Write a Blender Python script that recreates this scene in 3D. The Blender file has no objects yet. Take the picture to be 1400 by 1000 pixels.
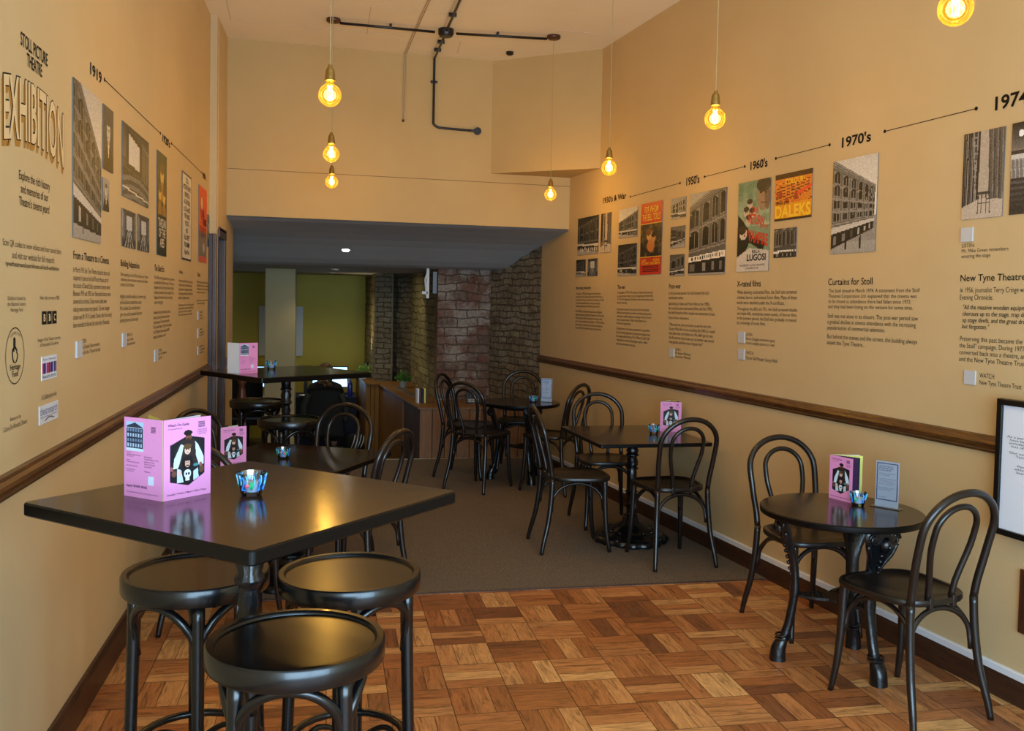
import bpy, bmesh, math, random
import numpy as np
from mathutils import Vector, Matrix
random.seed(7)
scene = bpy.context.scene
COL = scene.collection
PI = math.pi
sin, cos = math.sin, math.cos

# ------------------------------------------------------------------ materials
def lin(c):
    return tuple((v / 12.92 if v <= .04045 else ((v + .055) / 1.055) ** 2.4) for v in c[:3])
def s8(r, g, b):
    return lin((r / 255, g / 255, b / 255)) + (1,)

class NT:
    def __init__(self, name):
        self.m = bpy.data.materials.new(name); self.m.use_nodes = True
        self.t = self.m.node_tree; self.n = self.t.nodes; self.l = self.t.links
        self.b = self.n['Principled BSDF']; self.out = self.n['Material Output']
    def add(self, typ, **kw):
        nd = self.n.new(typ)
        ins = kw.pop('ins', {})
        for k, v in kw.items(): setattr(nd, k, v)
        for k, v in ins.items():
            if isinstance(v, bpy.types.NodeSocket): self.l.new(v, nd.inputs[k])
            else: nd.inputs[k].default_value = v
        return nd
    def math(self, op, a, b=None, c=None):
        nd = self.n.new('ShaderNodeMath'); nd.operation = op
        for i, v in enumerate((a, b, c)):
            if v is None: continue
            if isinstance(v, bpy.types.NodeSocket): self.l.new(v, nd.inputs[i])
            else: nd.inputs[i].default_value = v
        return nd.outputs[0]
    def mix(self, f, a, b, mode='MIX'):
        nd = self.n.new('ShaderNodeMix'); nd.data_type = 'RGBA'; nd.blend_type = mode
        for s, v in ((nd.inputs[0], f), (nd.inputs[6], a), (nd.inputs[7], b)):
            if isinstance(v, bpy.types.NodeSocket): self.l.new(v, s)
            else: s.default_value = v
        return nd.outputs[2]
    def ramp(self, f, stops):
        nd = self.n.new('ShaderNodeValToRGB'); self.l.new(f, nd.inputs[0])
        e = nd.color_ramp.elements
        e[0].position, e[0].color = stops[0]; e[1].position, e[1].color = stops[-1]
        for p, c in stops[1:-1]:
            x = e.new(p); x.color = c
        return nd.outputs[0]
    def coord(self, kind='Object', scale=(1, 1, 1), rot=(0, 0, 0), loc=(0, 0, 0)):
        tc = self.add('ShaderNodeTexCoord')
        mp = self.add('ShaderNodeMapping', ins={'Vector': tc.outputs[kind], 'Scale': scale, 'Rotation': rot, 'Location': loc})
        return mp.outputs[0]
    def noise(self, vec, scale, detail=3, rough=.5, dist=0):
        nd = self.add('ShaderNodeTexNoise', ins={'Vector': vec, 'Scale': scale, 'Detail': detail, 'Roughness': rough, 'Distortion': dist})
        return nd.outputs[0]
    def bump(self, h, strength=.3, dist=.01, nrm=None):
        nd = self.add('ShaderNodeBump', ins={'Height': h, 'Strength': strength, 'Distance': dist})
        if nrm is not None: self.l.new(nrm, nd.inputs['Normal'])
        self.l.new(nd.outputs[0], self.b.inputs['Normal']); return nd.outputs[0]
    def set(self, **kw):
        for k, v in kw.items():
            k = k.replace('_', ' ')
            if isinstance(v, bpy.types.NodeSocket): self.l.new(v, self.b.inputs[k])
            else: self.b.inputs[k].default_value = v
        return self

MAT = {}
def simple(name, col, rough=.5, metal=0, coat=0, spec=.5, bump=0, bscale=60):
    t = NT(name); t.set(Base_Color=col, Roughness=rough, Metallic=metal, Coat_Weight=coat)
    t.b.inputs['Specular IOR Level'].default_value = spec
    if bump:
        t.bump(t.noise(t.coord(), bscale, 3), bump, .004)
    MAT[name] = t.m; return t.m

def paint(name, col, col2, rough=.75):
    t = NT(name); v = t.coord()
    n = t.noise(v, 1.3, 4, .6)
    c = t.mix(t.ramp(n, [(.35, (0, 0, 0, 1)), (.7, (1, 1, 1, 1))]), col, col2)
    t.set(Base_Color=c, Roughness=rough)
    t.bump(t.noise(v, 220, 3), .08, .002)
    MAT[name] = t.m
paint('wall_paint', s8(203, 176, 130), s8(197, 169, 122))
paint('header_paint', s8(192, 162, 108), s8(186, 155, 102))
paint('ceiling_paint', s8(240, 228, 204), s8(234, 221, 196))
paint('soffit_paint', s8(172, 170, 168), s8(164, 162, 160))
paint('olive_paint', s8(188, 170, 72), s8(180, 162, 66))
paint('column_paint', s8(180, 164, 122), s8(174, 158, 116))

def wood(name, c1, c2, axis=0, scale=1., rough=.4, coat=.1, bump=.15):
    t = NT(name); sc = [14 * scale] * 3; sc[axis] = 1.2 * scale
    v = t.coord(scale=tuple(sc))
    n = t.noise(v, 3, 5, .65, .6)
    n2 = t.noise(v, 14, 3, .6)
    f = t.math('ADD', t.math('MULTIPLY', n, .75), t.math('MULTIPLY', n2, .25))
    c = t.ramp(f, [(.3, c1), (.52, tuple((a + b) / 2 for a, b in zip(c1, c2))), (.72, c2)])
    t.set(Base_Color=c, Roughness=rough, Coat_Weight=coat, Coat_Roughness=.2)
    t.bump(f, bump, .003)
    MAT[name] = t.m
wood('rail_wood', s8(38, 19, 8), s8(118, 72, 30), 1, 1.6, .35, .25)
wood('base_wood', s8(40, 22, 14), s8(78, 46, 28), 1, 1.2, .45, .1)
wood('door_wood', s8(40, 24, 17), s8(86, 58, 42), 2, 1.3, .4, .2)
wood('top_wood', s8(28, 19, 13), s8(50, 34, 23), 0, 1.5, .155, .0, .10)
wood('cabinet_wood', s8(104, 66, 22), s8(150, 102, 40), 2, 1.1, .5, .0)
wood('newel_wood', s8(70, 34, 20), s8(120, 66, 40), 2, 2, .4, .2)
simple('bentwood', s8(25, 19, 17), .30, coat=.15, bump=.05, bscale=40)
simple('bentwood_seat', s8(24, 18, 15), .34, coat=.1, bump=.04, bscale=30)
simple('stool_black', s8(11, 11, 12), .27, coat=.12)
simple('stool_panel', s8(22, 18, 15), .22, coat=.1, bump=.04, bscale=12)
simple('table_edge', s8(6, 6, 7), .33, spec=.22)
t = NT('cast_iron'); v = t.coord(); t.set(Base_Color=s8(9, 11, 15), Roughness=.28, Metallic=.0, Coat_Weight=.15, Coat_Roughness=.2)
t.bump(t.noise(v, 45, 2), .35, .006); MAT['cast_iron'] = t.m
simple('conduit', s8(20, 21, 26), .35)
simple('rose_wood', s8(78, 40, 22), .4)
simple('brass', s8(176, 150, 92), .28, metal=1)
simple('old_brass', s8(150, 124, 76), .35, metal=1)
simple('cord', s8(176, 150, 104), .7)
simple('chain', s8(190, 170, 140), .4, metal=.3)
simple('ink', s8(26, 20, 16), .8, spec=.15)
simple('ink_gold', s8(160, 112, 44), .6)
simple('cream_vinyl', s8(216, 190, 146), .6)
simple('white_plastic', s8(232, 232, 230), .5)
simple('tile_grey', s8(190, 192, 196), .5)
simple('grey_panel', s8(196, 198, 196), .6)
simple('black_plastic', s8(16, 16, 17), .35)
simple('frame_black', s8(14, 13, 13), .3)
simple('pink_paper', s8(232, 150, 205), .45)
simple('yellow_paper', s8(228, 226, 110), .5)
simple('navy_paper', s8(44, 40, 66), .45)
simple('white_paper', s8(238, 240, 244), .5)
simple('blue_ink', s8(52, 70, 140), .5)
simple('pink_ink', s8(70, 40, 78), .5)
simple('red_ink', s8(206, 48, 28), .5)
simple('yellow_ink', s8(244, 196, 44), .5)
simple('pale_ink', s8(226, 214, 190), .5)
simple('white_gloss', s8(226, 232, 244), .35)
simple('navy_cloth', s8(20, 26, 48), .9)
simple('jacket', s8(26, 30, 24), .7, bump=.3, bscale=25)
simple('black_cloth', s8(14, 14, 16), .9)
simple('hair', s8(92, 66, 40), .7, bump=.5, bscale=90)
simple('skin', s8(196, 150, 120), .5)
simple('bottle_blue', s8(34, 34, 120), .25, coat=.5)
simple('pot_white', s8(222, 224, 220), .5)
simple('pot_grey', s8(150, 150, 144), .7)
simple('leaf', s8(84, 128, 52), .5)
simple('leaf_light', s8(150, 186, 90), .5)
simple('steel', s8(180, 182, 186), .3, metal=1)
simple('wax', s8(232, 240, 255), .4)
simple('paint_blue', s8(50, 140, 240), .3)
simple('paint_cyan', s8(110, 215, 250), .3)
simple('paint_pink', s8(250, 90, 130), .35)
simple('paint_green', s8(30, 190, 120), .35)
simple('crack', s8(132, 104, 72), .9)
simple('ceiling_joint', s8(206, 186, 158), .9)
simple('nosing', s8(190, 178, 150), .35, metal=.4)
simple('skirt_white', s8(222, 222, 226), .45)
simple('bag_strap', s8(225, 225, 215), .7)

def glass(name, tint, rough=.03, opac=.12):
    t = NT(name); n = t.n; l = t.l
    tr = t.add('ShaderNodeBsdfTransparent', ins={'Color': tint}); gl = t.add('ShaderNodeBsdfGlossy', ins={'Roughness': rough})
    fr = t.add('ShaderNodeFresnel', ins={'IOR': 1.5})
    f = t.math('ADD', fr.outputs[0], opac)
    mx = t.add('ShaderNodeMixShader', ins={0: f, 1: tr.outputs[0], 2: gl.outputs[0]})
    l.new(mx.outputs[0], t.out.inputs[0]); n.remove(t.b); MAT[name] = t.m
glass('clear_glass', (.93, .96, 1, 1))
glass('acrylic', (.96, .98, 1, 1), .02, .03)
# amber lamp glass: tinted, partly diffusing the filament's light
t = NT('amber_glass')
tr = t.add('ShaderNodeBsdfTransparent', ins={'Color': (1, .74, .28, 1)}); tl = t.add('ShaderNodeBsdfTranslucent', ins={'Color': (1, .50, .05, 1)})
gl = t.add('ShaderNodeBsdfGlossy', ins={'Roughness': .05}); fr = t.add('ShaderNodeFresnel', ins={'IOR': 1.5})
lw = t.add('ShaderNodeLayerWeight', ins={'Blend': .35})
f = t.math('ADD', t.math('MULTIPLY', t.math('POWER', lw.outputs['Facing'], 2.0), .060), .010)
m1 = t.add('ShaderNodeMixShader', ins={0: f, 1: tr.outputs[0], 2: tl.outputs[0]})
m2 = t.add('ShaderNodeMixShader', ins={0: t.math('MULTIPLY', fr.outputs[0], .6), 1: m1.outputs[0], 2: gl.outputs[0]})
t.l.new(m2.outputs[0], t.out.inputs[0]); t.n.remove(t.b); MAT['amber_glass'] = t.m

def emit(name, col, st):
    t = NT(name); t.set(Base_Color=(0, 0, 0, 1), Emission_Color=col, Emission_Strength=st); MAT[name] = t.m
emit('filament', (1, .72, .28, 1), 40)
emit('screen', (.35, .62, 1, 1), 3.2)
emit('downlight_glow', (1, .96, .82, 1), 30)

# art: colours carried by the mesh
t = NT('print_art'); a = t.add('ShaderNodeAttribute', attribute_name='art'); t.set(Base_Color=a.outputs['Color'], Roughness=.5, Specular_IOR_Level=.3); MAT['print_art'] = t.m

# parquet of square blocks, three fingers each, turned alternately
t = NT('parquet'); TS = .245
v = t.coord(loc=(-.498, -4.965, 0)); sp = t.add('ShaderNodeSeparateXYZ', ins={0: v})
# after Mapping (POINT) coordinates are already offset
X = t.math('DIVIDE', sp.outputs[0], TS); Y = t.math('DIVIDE', sp.outputs[1], TS)
ix = t.math('FLOOR', X); iy = t.math('FLOOR', Y)
fx = t.math('SUBTRACT', X, ix); fy = t.math('SUBTRACT', Y, iy)
par = t.math('ABSOLUTE', t.math('FLOORED_MODULO', t.math('ADD', ix, iy), 2.0))
inv = t.math('SUBTRACT', 1.0, par)
al = t.math('ADD', t.math('MULTIPLY', fx, par), t.math('MULTIPLY', fy, inv))      # along the finger
ac = t.math('ADD', t.math('MULTIPLY', fy, par), t.math('MULTIPLY', fx, inv))      # across
a3 = t.math('MULTIPLY', ac, 3.0); strip = t.math('FLOOR', a3); fs = t.math('SUBTRACT', a3, strip)
idv = t.add('ShaderNodeCombineXYZ', ins={0: ix, 1: iy, 2: strip})
wn = t.add('ShaderNodeTexWhiteNoise', noise_dimensions='3D', ins={'Vector': idv.outputs[0]})
idb = t.add('ShaderNodeCombineXYZ', ins={0: ix, 1: iy, 2: 9.0})
wb = t.add('ShaderNodeTexWhiteNoise', noise_dimensions='3D', ins={'Vector': idb.outputs[0]})
off = t.math('MULTIPLY', wn.outputs['Value'], 37.0)
gv = t.add('ShaderNodeCombineXYZ', ins={0: t.math('MULTIPLY', al, .9), 1: t.math('ADD', t.math('MULTIPLY', ac, 7.0), off), 2: off})
g1 = t.noise(gv.outputs[0], 1.6, 5, .62, 1.3); g2 = t.noise(gv.outputs[0], 11, 4, .6, .3)
key = t.math('ADD', t.math('MULTIPLY', wn.outputs['Value'], .60), t.math('MULTIPLY', wb.outputs['Value'], .40))
base = t.ramp(key, [(.10, s8(128, 80, 50)), (.32, s8(170, 106, 60)), (.56, s8(194, 132, 80)), (.85, s8(222, 172, 112))])
gr = t.ramp(g1, [(.33, (.44, .40, .36, 1)), (.47, (.86, .84, .80, 1)), (.66, (1.15, 1.12, 1.08, 1))])
gr2 = t.ramp(g2, [(.3, (.80, .78, .76, 1)), (.65, (1.06, 1.05, 1.04, 1))])
c = t.mix(1.0, t.mix(1.0, base, gr, 'MULTIPLY'), gr2, 'MULTIPLY')
wear = t.noise(t.coord(), 2.3, 4, .6)
c = t.mix(t.ramp(wear, [(.52, (0, 0, 0, 1)), (.72, (.35, .35, .35, 1))]), c, s8(120, 88, 62))
def edge(fr, w):
    a_ = t.math('LESS_THAN', fr, w); b_ = t.math('GREATER_THAN', fr, 1 - w); return t.math('MAXIMUM', a_, b_)
gap = t.math('MAXIMUM', t.math('MAXIMUM', edge(fx, .007), edge(fy, .007)), edge(fs, .016))
c = t.mix(t.math('MULTIPLY', gap, .9), c, s8(30, 18, 12))
rg = t.math('ADD', t.math('MULTIPLY', g2, .22), .26)
t.set(Base_Color=c, Roughness=rg)
t.bump(t.math('SUBTRACT', t.math('MULTIPLY', g2, .5), gap), .30, .0015)
MAT['parquet'] = t.m

t = NT('carpet'); v = t.coord()
n = t.noise(v, 170, 3, .8); n2 = t.noise(v, 1.7, 4, .6)
c = t.ramp(n, [(.32, s8(58, 52, 46)), (.5, s8(104, 94, 84)), (.68, s8(150, 138, 124))])
c = t.mix(t.ramp(n2, [(.4, (0, 0, 0, 1)), (.75, (.4, .4, .4, 1))]), c, s8(112, 98, 84))
t.set(Base_Color=c, Roughness=.95, Specular_IOR_Level=.1); t.bump(n, .6, .004); MAT['carpet'] = t.m
t = NT('lower_floor'); v = t.coord(); t.set(Base_Color=t.ramp(t.noise(v, 30, 4), [(.3, s8(96, 86, 56)), (.7, s8(122, 110, 72))]), Roughness=.7); MAT['lower_floor'] = t.m

def brick(name, cols, mortar, bw=.235, bh=.082, white=0., squash=1.):
    t = NT(name); uv = t.add('ShaderNodeUVMap', uv_map='UVMap').outputs[0]
    nd = t.add('ShaderNodeTexNoise', ins={'Vector': uv, 'Scale': 5.0, 'Detail': 3.0})
    cen = t.add('ShaderNodeVectorMath', operation='SUBTRACT', ins={0: nd.outputs['Color'], 1: (.5, .5, .5)})
    sc_ = t.add('ShaderNodeVectorMath', operation='SCALE', ins={0: cen.outputs[0], 'Scale': .085})
    vv = t.add('ShaderNodeVectorMath', operation='ADD', ins={0: uv, 1: sc_.outputs[0]}).outputs[0]
    br = t.add('ShaderNodeTexBrick', offset=.5, ins={'Vector': vv, 'Scale': 1.0, 'Mortar Size': .007, 'Mortar Smooth': .6, 'Brick Width': bw, 'Row Height': bh,
               'Color1': (0, 0, 0, 1), 'Color2': (1, 1, 1, 1), 'Mortar': (.5, .5, .5, 1)})
    r = t.ramp(br.outputs['Color'], [(0, cols[0]), (.5, cols[1]), (1, cols[2])])
    n1 = t.noise(uv, 9, 5, .65); n2 = t.noise(uv, 3.2, 4, .6); n3 = t.noise(uv, 38, 4, .7)
    r = t.mix(t.ramp(n1, [(.42, (0, 0, 0, 1)), (.62, (.75, .75, .75, 1))]), r, cols[3])
    if white: r = t.mix(t.ramp(n2, [(.47, (0, 0, 0, 1)), (.60, (white, white, white, 1))]), r, cols[4])
    r = t.mix(t.ramp(n3, [(.3, (.55, .55, .55, 1)), (.6, (0, 0, 0, 1))]), r, s8(50, 40, 34))
    c = t.mix(t.math('MULTIPLY', br.outputs['Fac'], t.math('ADD', .35, t.math('MULTIPLY', n2, .8))), r, mortar)
    t.set(Base_Color=c, Roughness=.9, Specular_IOR_Level=.15)
    h = t.math('ADD', t.math('MULTIPLY', br.outputs['Fac'], -1.2), t.math('ADD', t.math('MULTIPLY', n1, .8), t.math('MULTIPLY', n3, .5)))
    t.bump(h, 1.0, .03); MAT[name] = t.m
brick('brick_red', [s8(112, 74, 58), s8(132, 90, 74), s8(104, 86, 74), s8(136, 116, 102), s8(168, 154, 140)], s8(104, 86, 74), .25, .094, .95)
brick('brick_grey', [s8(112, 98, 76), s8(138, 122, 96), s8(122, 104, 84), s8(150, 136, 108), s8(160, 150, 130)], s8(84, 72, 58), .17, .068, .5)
brick('brick_lit', [s8(150, 134, 90), s8(172, 156, 108), s8(138, 122, 84), s8(160, 146, 104), s8(176, 164, 126)], s8(92, 80, 56), .24, .09, .4)  # yellower, paler brick: the lamplit look is put into the colour

# ------------------------------------------------------------------ mesh helpers
def link(o, parent=None):
    COL.objects.link(o)
    if parent is not None: o.parent = parent
    return o
def finish(name, bm, mats, parent=None, smooth=False, angle=None):
    me = bpy.data.meshes.new(name)
    bm.normal_update(); bm.to_mesh(me); bm.free()
    if not isinstance(mats, (list, tuple)): mats = [mats]
    for m in mats: me.materials.append(MAT[m])
    if smooth:
        me.polygons.foreach_set('use_smooth', [True] * len(me.polygons))
        if angle: me.set_sharp_from_angle(angle=math.radians(angle))
    return link(bpy.data.objects.new(name, me), parent)
def box(bm, c, s, rot=None, mat=0, bev=0):
    v = bmesh.ops.create_cube(bm, size=1)['verts']
    bmesh.ops.scale(bm, vec=s, verts=v)
    if bev:
        e = {e for x in v for e in x.link_edges}
        r = bmesh.ops.bevel(bm, geom=list(e), offset=bev, segments=2, profile=.6, affect='EDGES')
        v = list({x for f in r['faces'] for x in f.verts} | {x for x in v if x.is_valid})
    if rot is not None: bmesh.ops.rotate(bm, cent=(0, 0, 0), matrix=Matrix.Rotation(rot, 3, 'Z') if not isinstance(rot, Matrix) else rot, verts=v)
    bmesh.ops.translate(bm, vec=c, verts=v)
    for f in {f for x in v for f in x.link_faces}: f.material_index = mat
    return v
def smoothpts(P, n=6, closed=False):
    P = [Vector(p) for p in P]; out = []; N = len(P)
    rng = range(N if closed else N - 1)
    for i in rng:
        if closed: p0, p1, p2, p3 = P[(i - 1) % N], P[i], P[(i + 1) % N], P[(i + 2) % N]
        else: p0, p1, p2, p3 = P[max(i - 1, 0)], P[i], P[i + 1], P[min(i + 2, N - 1)]
        for k in range(n):
            u = k / n
            out.append(.5 * ((2 * p1) + (-p0 + p2) * u + (2 * p0 - 5 * p1 + 4 * p2 - p3) * u * u + (-p0 + 3 * p1 - 3 * p2 + p3) * u ** 3))
    if not closed: out.append(P[-1])
    return out
def tube(bm, P, r, seg=8, closed=False, sub=0, flat=1.0, mat=0):
    """r: radius or list of radii, one per control point."""
    P = [Vector(p) for p in P]
    R = r if isinstance(r, (list, tuple)) else [r] * len(P)
    if sub:
        Q = smoothpts(P, sub, closed)
        RR = []
        N = len(P)
        for i in range(len(Q)):
            u = i / sub; a_ = int(u); b_ = (a_ + 1) % N if closed else min(a_ + 1, N - 1); a_ = a_ % N
            RR.append(R[a_] + (R[b_] - R[a_]) * (u - int(u)))
        P, R = Q, RR
    N = len(P); rings = []
    tan0 = None; nrm = None
    for i in range(N):
        if closed: tg = (P[(i + 1) % N] - P[i - 1]).normalized()
        else: tg = (P[min(i + 1, N - 1)] - P[max(i - 1, 0)]).normalized()
        if nrm is None:
            a_ = Vector((0, 0, 1)) if abs(tg.z) < .9 else Vector((1, 0, 0))
            nrm = tg.cross(a_).normalized()
        else:
            nrm = (nrm - tg * nrm.dot(tg)).normalized()
        bn = tg.cross(nrm)
        rings.append([bm.verts.new(P[i] + (nrm * cos(2 * PI * k / seg) + bn * sin(2 * PI * k / seg) * flat) * R[i]) for k in range(seg)])
    for i in range(N if closed else N - 1):
        A, B = rings[i], rings[(i + 1) % N]
        for k in range(seg):
            f = bm.faces.new((A[k], A[(k + 1) % seg], B[(k + 1) % seg], B[k])); f.material_index = mat
    if not closed:
        f = bm.faces.new(list(reversed(rings[0]))); f.material_index = mat
        f = bm.faces.new(rings[-1]); f.material_index = mat
def lathe(bm, prof, seg=24, cx=0, cy=0, mat=0, cap=True, lobes=None):
    rings = []
    for i, (r, z) in enumerate(prof):
        ring = []
        for k in range(seg):
            a_ = 2 * PI * k / seg; rr = r
            if lobes: rr = r * (1 + lobes(i, a_))
            ring.append(bm.verts.new((cx + rr * cos(a_), cy + rr * sin(a_), z)))
        rings.append(ring)
    for A, B in zip(rings, rings[1:]):
        for k in range(seg):
            f = bm.faces.new((A[k], A[(k + 1) % seg], B[(k + 1) % seg], B[k])); f.material_index = mat
    if cap:
        if prof[0][0] > 1e-4: bm.faces.new(list(reversed(rings[0]))).material_index = mat
        if prof[-1][0] > 1e-4: bm.faces.new(rings[-1]).material_index = mat
    bmesh.ops.remove_doubles(bm, verts=[v for r in rings for v in r], dist=1e-5)
def ball(bm, c, r, sc=(1, 1, 1), u=8, v=6, mat=0):
    vs = bmesh.ops.create_uvsphere(bm, u_segments=u, v_segments=v, radius=r)['verts']
    bmesh.ops.scale(bm, vec=sc, verts=vs); bmesh.ops.translate(bm, vec=c, verts=vs)
    for f in {f for x in vs for f in x.link_faces}: f.material_index = mat
def prism(bm, pts, z0, z1, mat=0):
    A = [bm.verts.new((x, y, z0)) for x, y in pts]; B = [bm.verts.new((x, y, z1)) for x, y in pts]
    n = len(pts)
    bm.faces.new(list(reversed(A))).material_index = mat; bm.faces.new(B).material_index = mat
    for k in range(n): bm.faces.new((A[k], A[(k + 1) % n], B[(k + 1) % n], B[k])).material_index = mat
def new(): return bmesh.new()

def tag(o, label=None, cat=None, group=None, kind=None):
    if label: o['label'] = label
    if cat: o['category'] = cat
    if group: o['group'] = group
    if kind: o['kind'] = kind
    return o
def thing(name, label, cat, loc=(0, 0, 0), rz=0, group=None):
    o = bpy.data.objects.new(name, None); o.empty_display_size = .05; COL.objects.link(o)
    o.location = loc; o.rotation_euler = (0, 0, rz); return tag(o, label, cat, group)
def dup(root, loc, rz, label, group=None):
    def cp(o, par):
        c = o.copy(); COL.objects.link(c)
        if par is not None: c.parent = par
        for ch in o.children: cp(ch, c)
        return c
    r = cp(root, None); r.location = loc; r.rotation_euler = (0, 0, rz); r['label'] = label
    if group: r['group'] = group
    return r
def struct(name, bm, mat, smooth=False):
    return tag(finish(name, bm, mat, None, smooth), kind='structure')
def uvwall(name, x0, y0, x1, y1, z0, z1, mat, th=.12, side=1, nx=1, wob=0, seed=0):
    """upright slab with metre UVs; visible face on the left of the run (side=1) going x0,y0 -> x1,y1."""
    bm = new(); uvl = bm.loops.layers.uv.new('UVMap')
    L = math.hypot(x1 - x0, y1 - y0); dx, dy = (x1 - x0) / L, (y1 - y0) / L
    nxv = (dy * side, -dx * side)
    rnd = random.Random(seed)
    nz = max(1, int((z1 - z0) / .09)) if wob else 1; nn = max(1, int(L / .12)) if wob else 1
    G = []
    for j in range(nz + 1):
        row = []
        for i in range(nn + 1):
            s = L * i / nn; z = z0 + (z1 - z0) * j / nz
            o = rnd.uniform(-wob, wob) if wob and 0 < i < nn else 0
            row.append(bm.verts.new((x0 + dx * s - nxv[0] * o, y0 + dy * s - nxv[1] * o, z)))
        G.append(row)
    for j in range(nz):
        for i in range(nn):
            q = (G[j][i], G[j][i + 1], G[j + 1][i + 1], G[j + 1][i])
            f = bm.faces.new(q)
            for lp in f.loops:
                c = lp.vert.co; lp[uvl].uv = ((c.x - x0) * dx + (c.y - y0) * dy + seed * .37, c.z)
    # back and rims give it thickness
    b = [bm.verts.new((x + nxv[0] * th, y + nxv[1] * th, z)) for x, y, z in ((x0, y0, z0), (x1, y1, z0), (x1, y1, z1), (x0, y0, z1))]
    f = [G[0][0], G[0][-1], G[-1][-1], G[-1][0]]
    faces = [b]
    for q in faces:
        fc = bm.faces.new(q)
        for lp in fc.loops: c = lp.vert.co; lp[uvl].uv = ((c.x - x0) * dx + (c.y - y0) * dy, c.z)
    for k in range(4):
        e = [f[k], f[(k + 1) % 4], b[(k + 1) % 4], b[k]]
        try: bm.faces.new(e)
        except ValueError: pass
    bmesh.ops.recalc_face_normals(bm, faces=bm.faces[:])
    return tag(finish(name, bm, mat), kind='structure')

# ------------------------------------------------------------------ the room
XL = -.912; CZ = 3.75; ZH = 2.28
RP = Vector((2.776, 3.2136, 0)); RD = Vector((-.11826, .99298, 0)).normalized()
def RX(y): return RP.x + RD.x / RD.y * (y - RP.y)
YF = -1.3
bm = new(); box(bm, ((XL + RX(0)) / 2 + .2, (YF + 4.99) / 2, -.05), (4.6, 4.99 - YF, .1)); struct('floor', bm, 'parquet')
bm = new(); box(bm, ((XL + 2.9) / 2, (4.99 + 9.28) / 2, -.045), (4.2, 9.28 - 4.99, .1)); struct('floor_carpet', bm, 'carpet')
bm = new(); box(bm, ((XL + 2.4) / 2 + .1, 4.99, .0045), (3.4, .008, .004)); struct('trim_1', bm, 'base_wood')
bm = new(); box(bm, (.55, 9.275, -.004), (3.0, .03, .022)); struct('trim_2', bm, 'nosing')
bm = new(); box(bm, (-.3, 12.0, -.50), (6, 6.2, .1)); box(bm, (.5, 9.25, -.25), (3.8, .05, .48)); box(bm, (-.2, 9.40, -.30), (1.8, .28, .3)); struct('floor_lower', bm, 'lower_floor')
# side walls
bm = new(); box(bm, (XL - .1, (YF + 7.66) / 2, CZ / 2), (.2, 7.66 - YF, CZ)); struct('wall_left', bm, 'wall_paint')
bm = new()
prism(bm, [(RX(YF), YF), (RX(YF) + .3, YF), (RX(9.06) + .3, 9.06), (RX(9.06), 9.06)], 0, CZ); struct('wall_right', bm, 'wall_paint')
# left door recess: narrow pier, then the wall that holds the door
bm = new(); box(bm, (-.96, 7.58, CZ / 2), (.2, .09, CZ)); 
prism(bm, [(-1.1, 7.6), (-.856, 7.6), (-.85, 8.15), (-1.1, 8.15)], 2.12, CZ)
prism(bm, [(-1.1, 8.12), (-.85, 8.12), (-.85, 8.72), (-1.1, 8.72)], 0, ZH)
struct('wall_left_pier', bm, 'wall_paint')
# header over the opening, slightly skewed, with a boxed-in corner on the right
bx = lambda x: 8.147 + (x + .845) * .0637
bm = new(); prism(bm, [(-1.1, bx(-1.1)), (2.35, bx(2.35)), (2.35, bx(2.35) + .012), (-1.1, bx(-1.1) + .012)], ZH, CZ); prism(bm, [(-1.1, bx(-1.1) + .012), (2.35, bx(2.35) + .012), (2.35, bx(2.35) + .16), (-1.1, bx(-1.1) + .16)], ZH + .06, CZ); struct('wall_header', bm, 'header_paint')
bm = new(); prism(bm, [(1.406, bx(1.406) + .01), (2.262, 7.64), (2.35, 7.64), (2.30, bx(2.3) + .01)], 2.75, CZ); struct('wall_boxing', bm, 'header_paint')
bm = new(); prism(bm, [(-.845, bx(-.845) - .0015), (2.17, bx(2.17) - .0015), (2.17, bx(2.17) + .01), (-.845, bx(-.845) + .01)], 2.668, 2.673); struct('trim_3', bm, 'crack')
bm = new(); box(bm, (.9, (YF + 8.5) / 2, CZ + .05), (4.6, 8.5 - YF, .1)); struct('ceiling', bm, 'ceiling_paint')
# joints in the ceiling boards
bm = new()
for a_, b_ in (((-.78, 7.62), (.6, 7.70)), ((.28, 7.0), (.28, 7.75)), ((.28, 7.0), (.9, 7.03)), ((1.55, 7.2), (2.2, 7.25)), ((-.75, 7.0), (-.77, 7.6)), ((1.05, 7.75), (1.07, 8.1))):
    v0, v1 = Vector(a_ + (0,)), Vector(b_ + (0,)); d = v1 - v0
    box(bm, ((v0 + v1) / 2 + Vector((0, 0, CZ - .0005))), (d.length, .005, .002), rot=math.atan2(d.y, d.x))
struct('trim_4', bm, 'ceiling_joint')
# low sloping soffit of the back room
prof = [(8.14, ZH + .003), (8.35, 2.262), (8.6, 2.238), (8.85, 2.205), (9.06, 2.168), (9.25, 2.118), (9.42, 2.06), (9.58, 2.0), (9.72, 1.957), (9.85, 1.94), (14.6, 1.94)]
bm = new()
for (ya, za), (yb, zb) in zip(prof, prof[1:]):
    fy_ = lambda x, y: max(y, bx(x) + .011)
    vs = [bm.verts.new(p) for p in ((-2.9, fy_(-2.9, ya), za), (2.6, fy_(2.6, ya), za), (2.6, fy_(2.6, yb), zb), (-2.9, fy_(-2.9, yb), zb), (-2.9, fy_(-2.9, ya) + .2, za + .12), (2.6, fy_(2.6, ya) + .2, za + .12), (2.6, fy_(2.6, yb) + .2, zb + .12), (-2.9, fy_(-2.9, yb) + .2, zb + .12))]
    for q in ((0, 3, 2, 1), (4, 5, 6, 7), (0, 1, 5, 4), (2, 3, 7, 6), (1, 2, 6, 5), (3, 0, 4, 7)): bm.faces.new([vs[i] for i in q])
bmesh.ops.remove_doubles(bm, verts=bm.verts[:], dist=1e-5)
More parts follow.
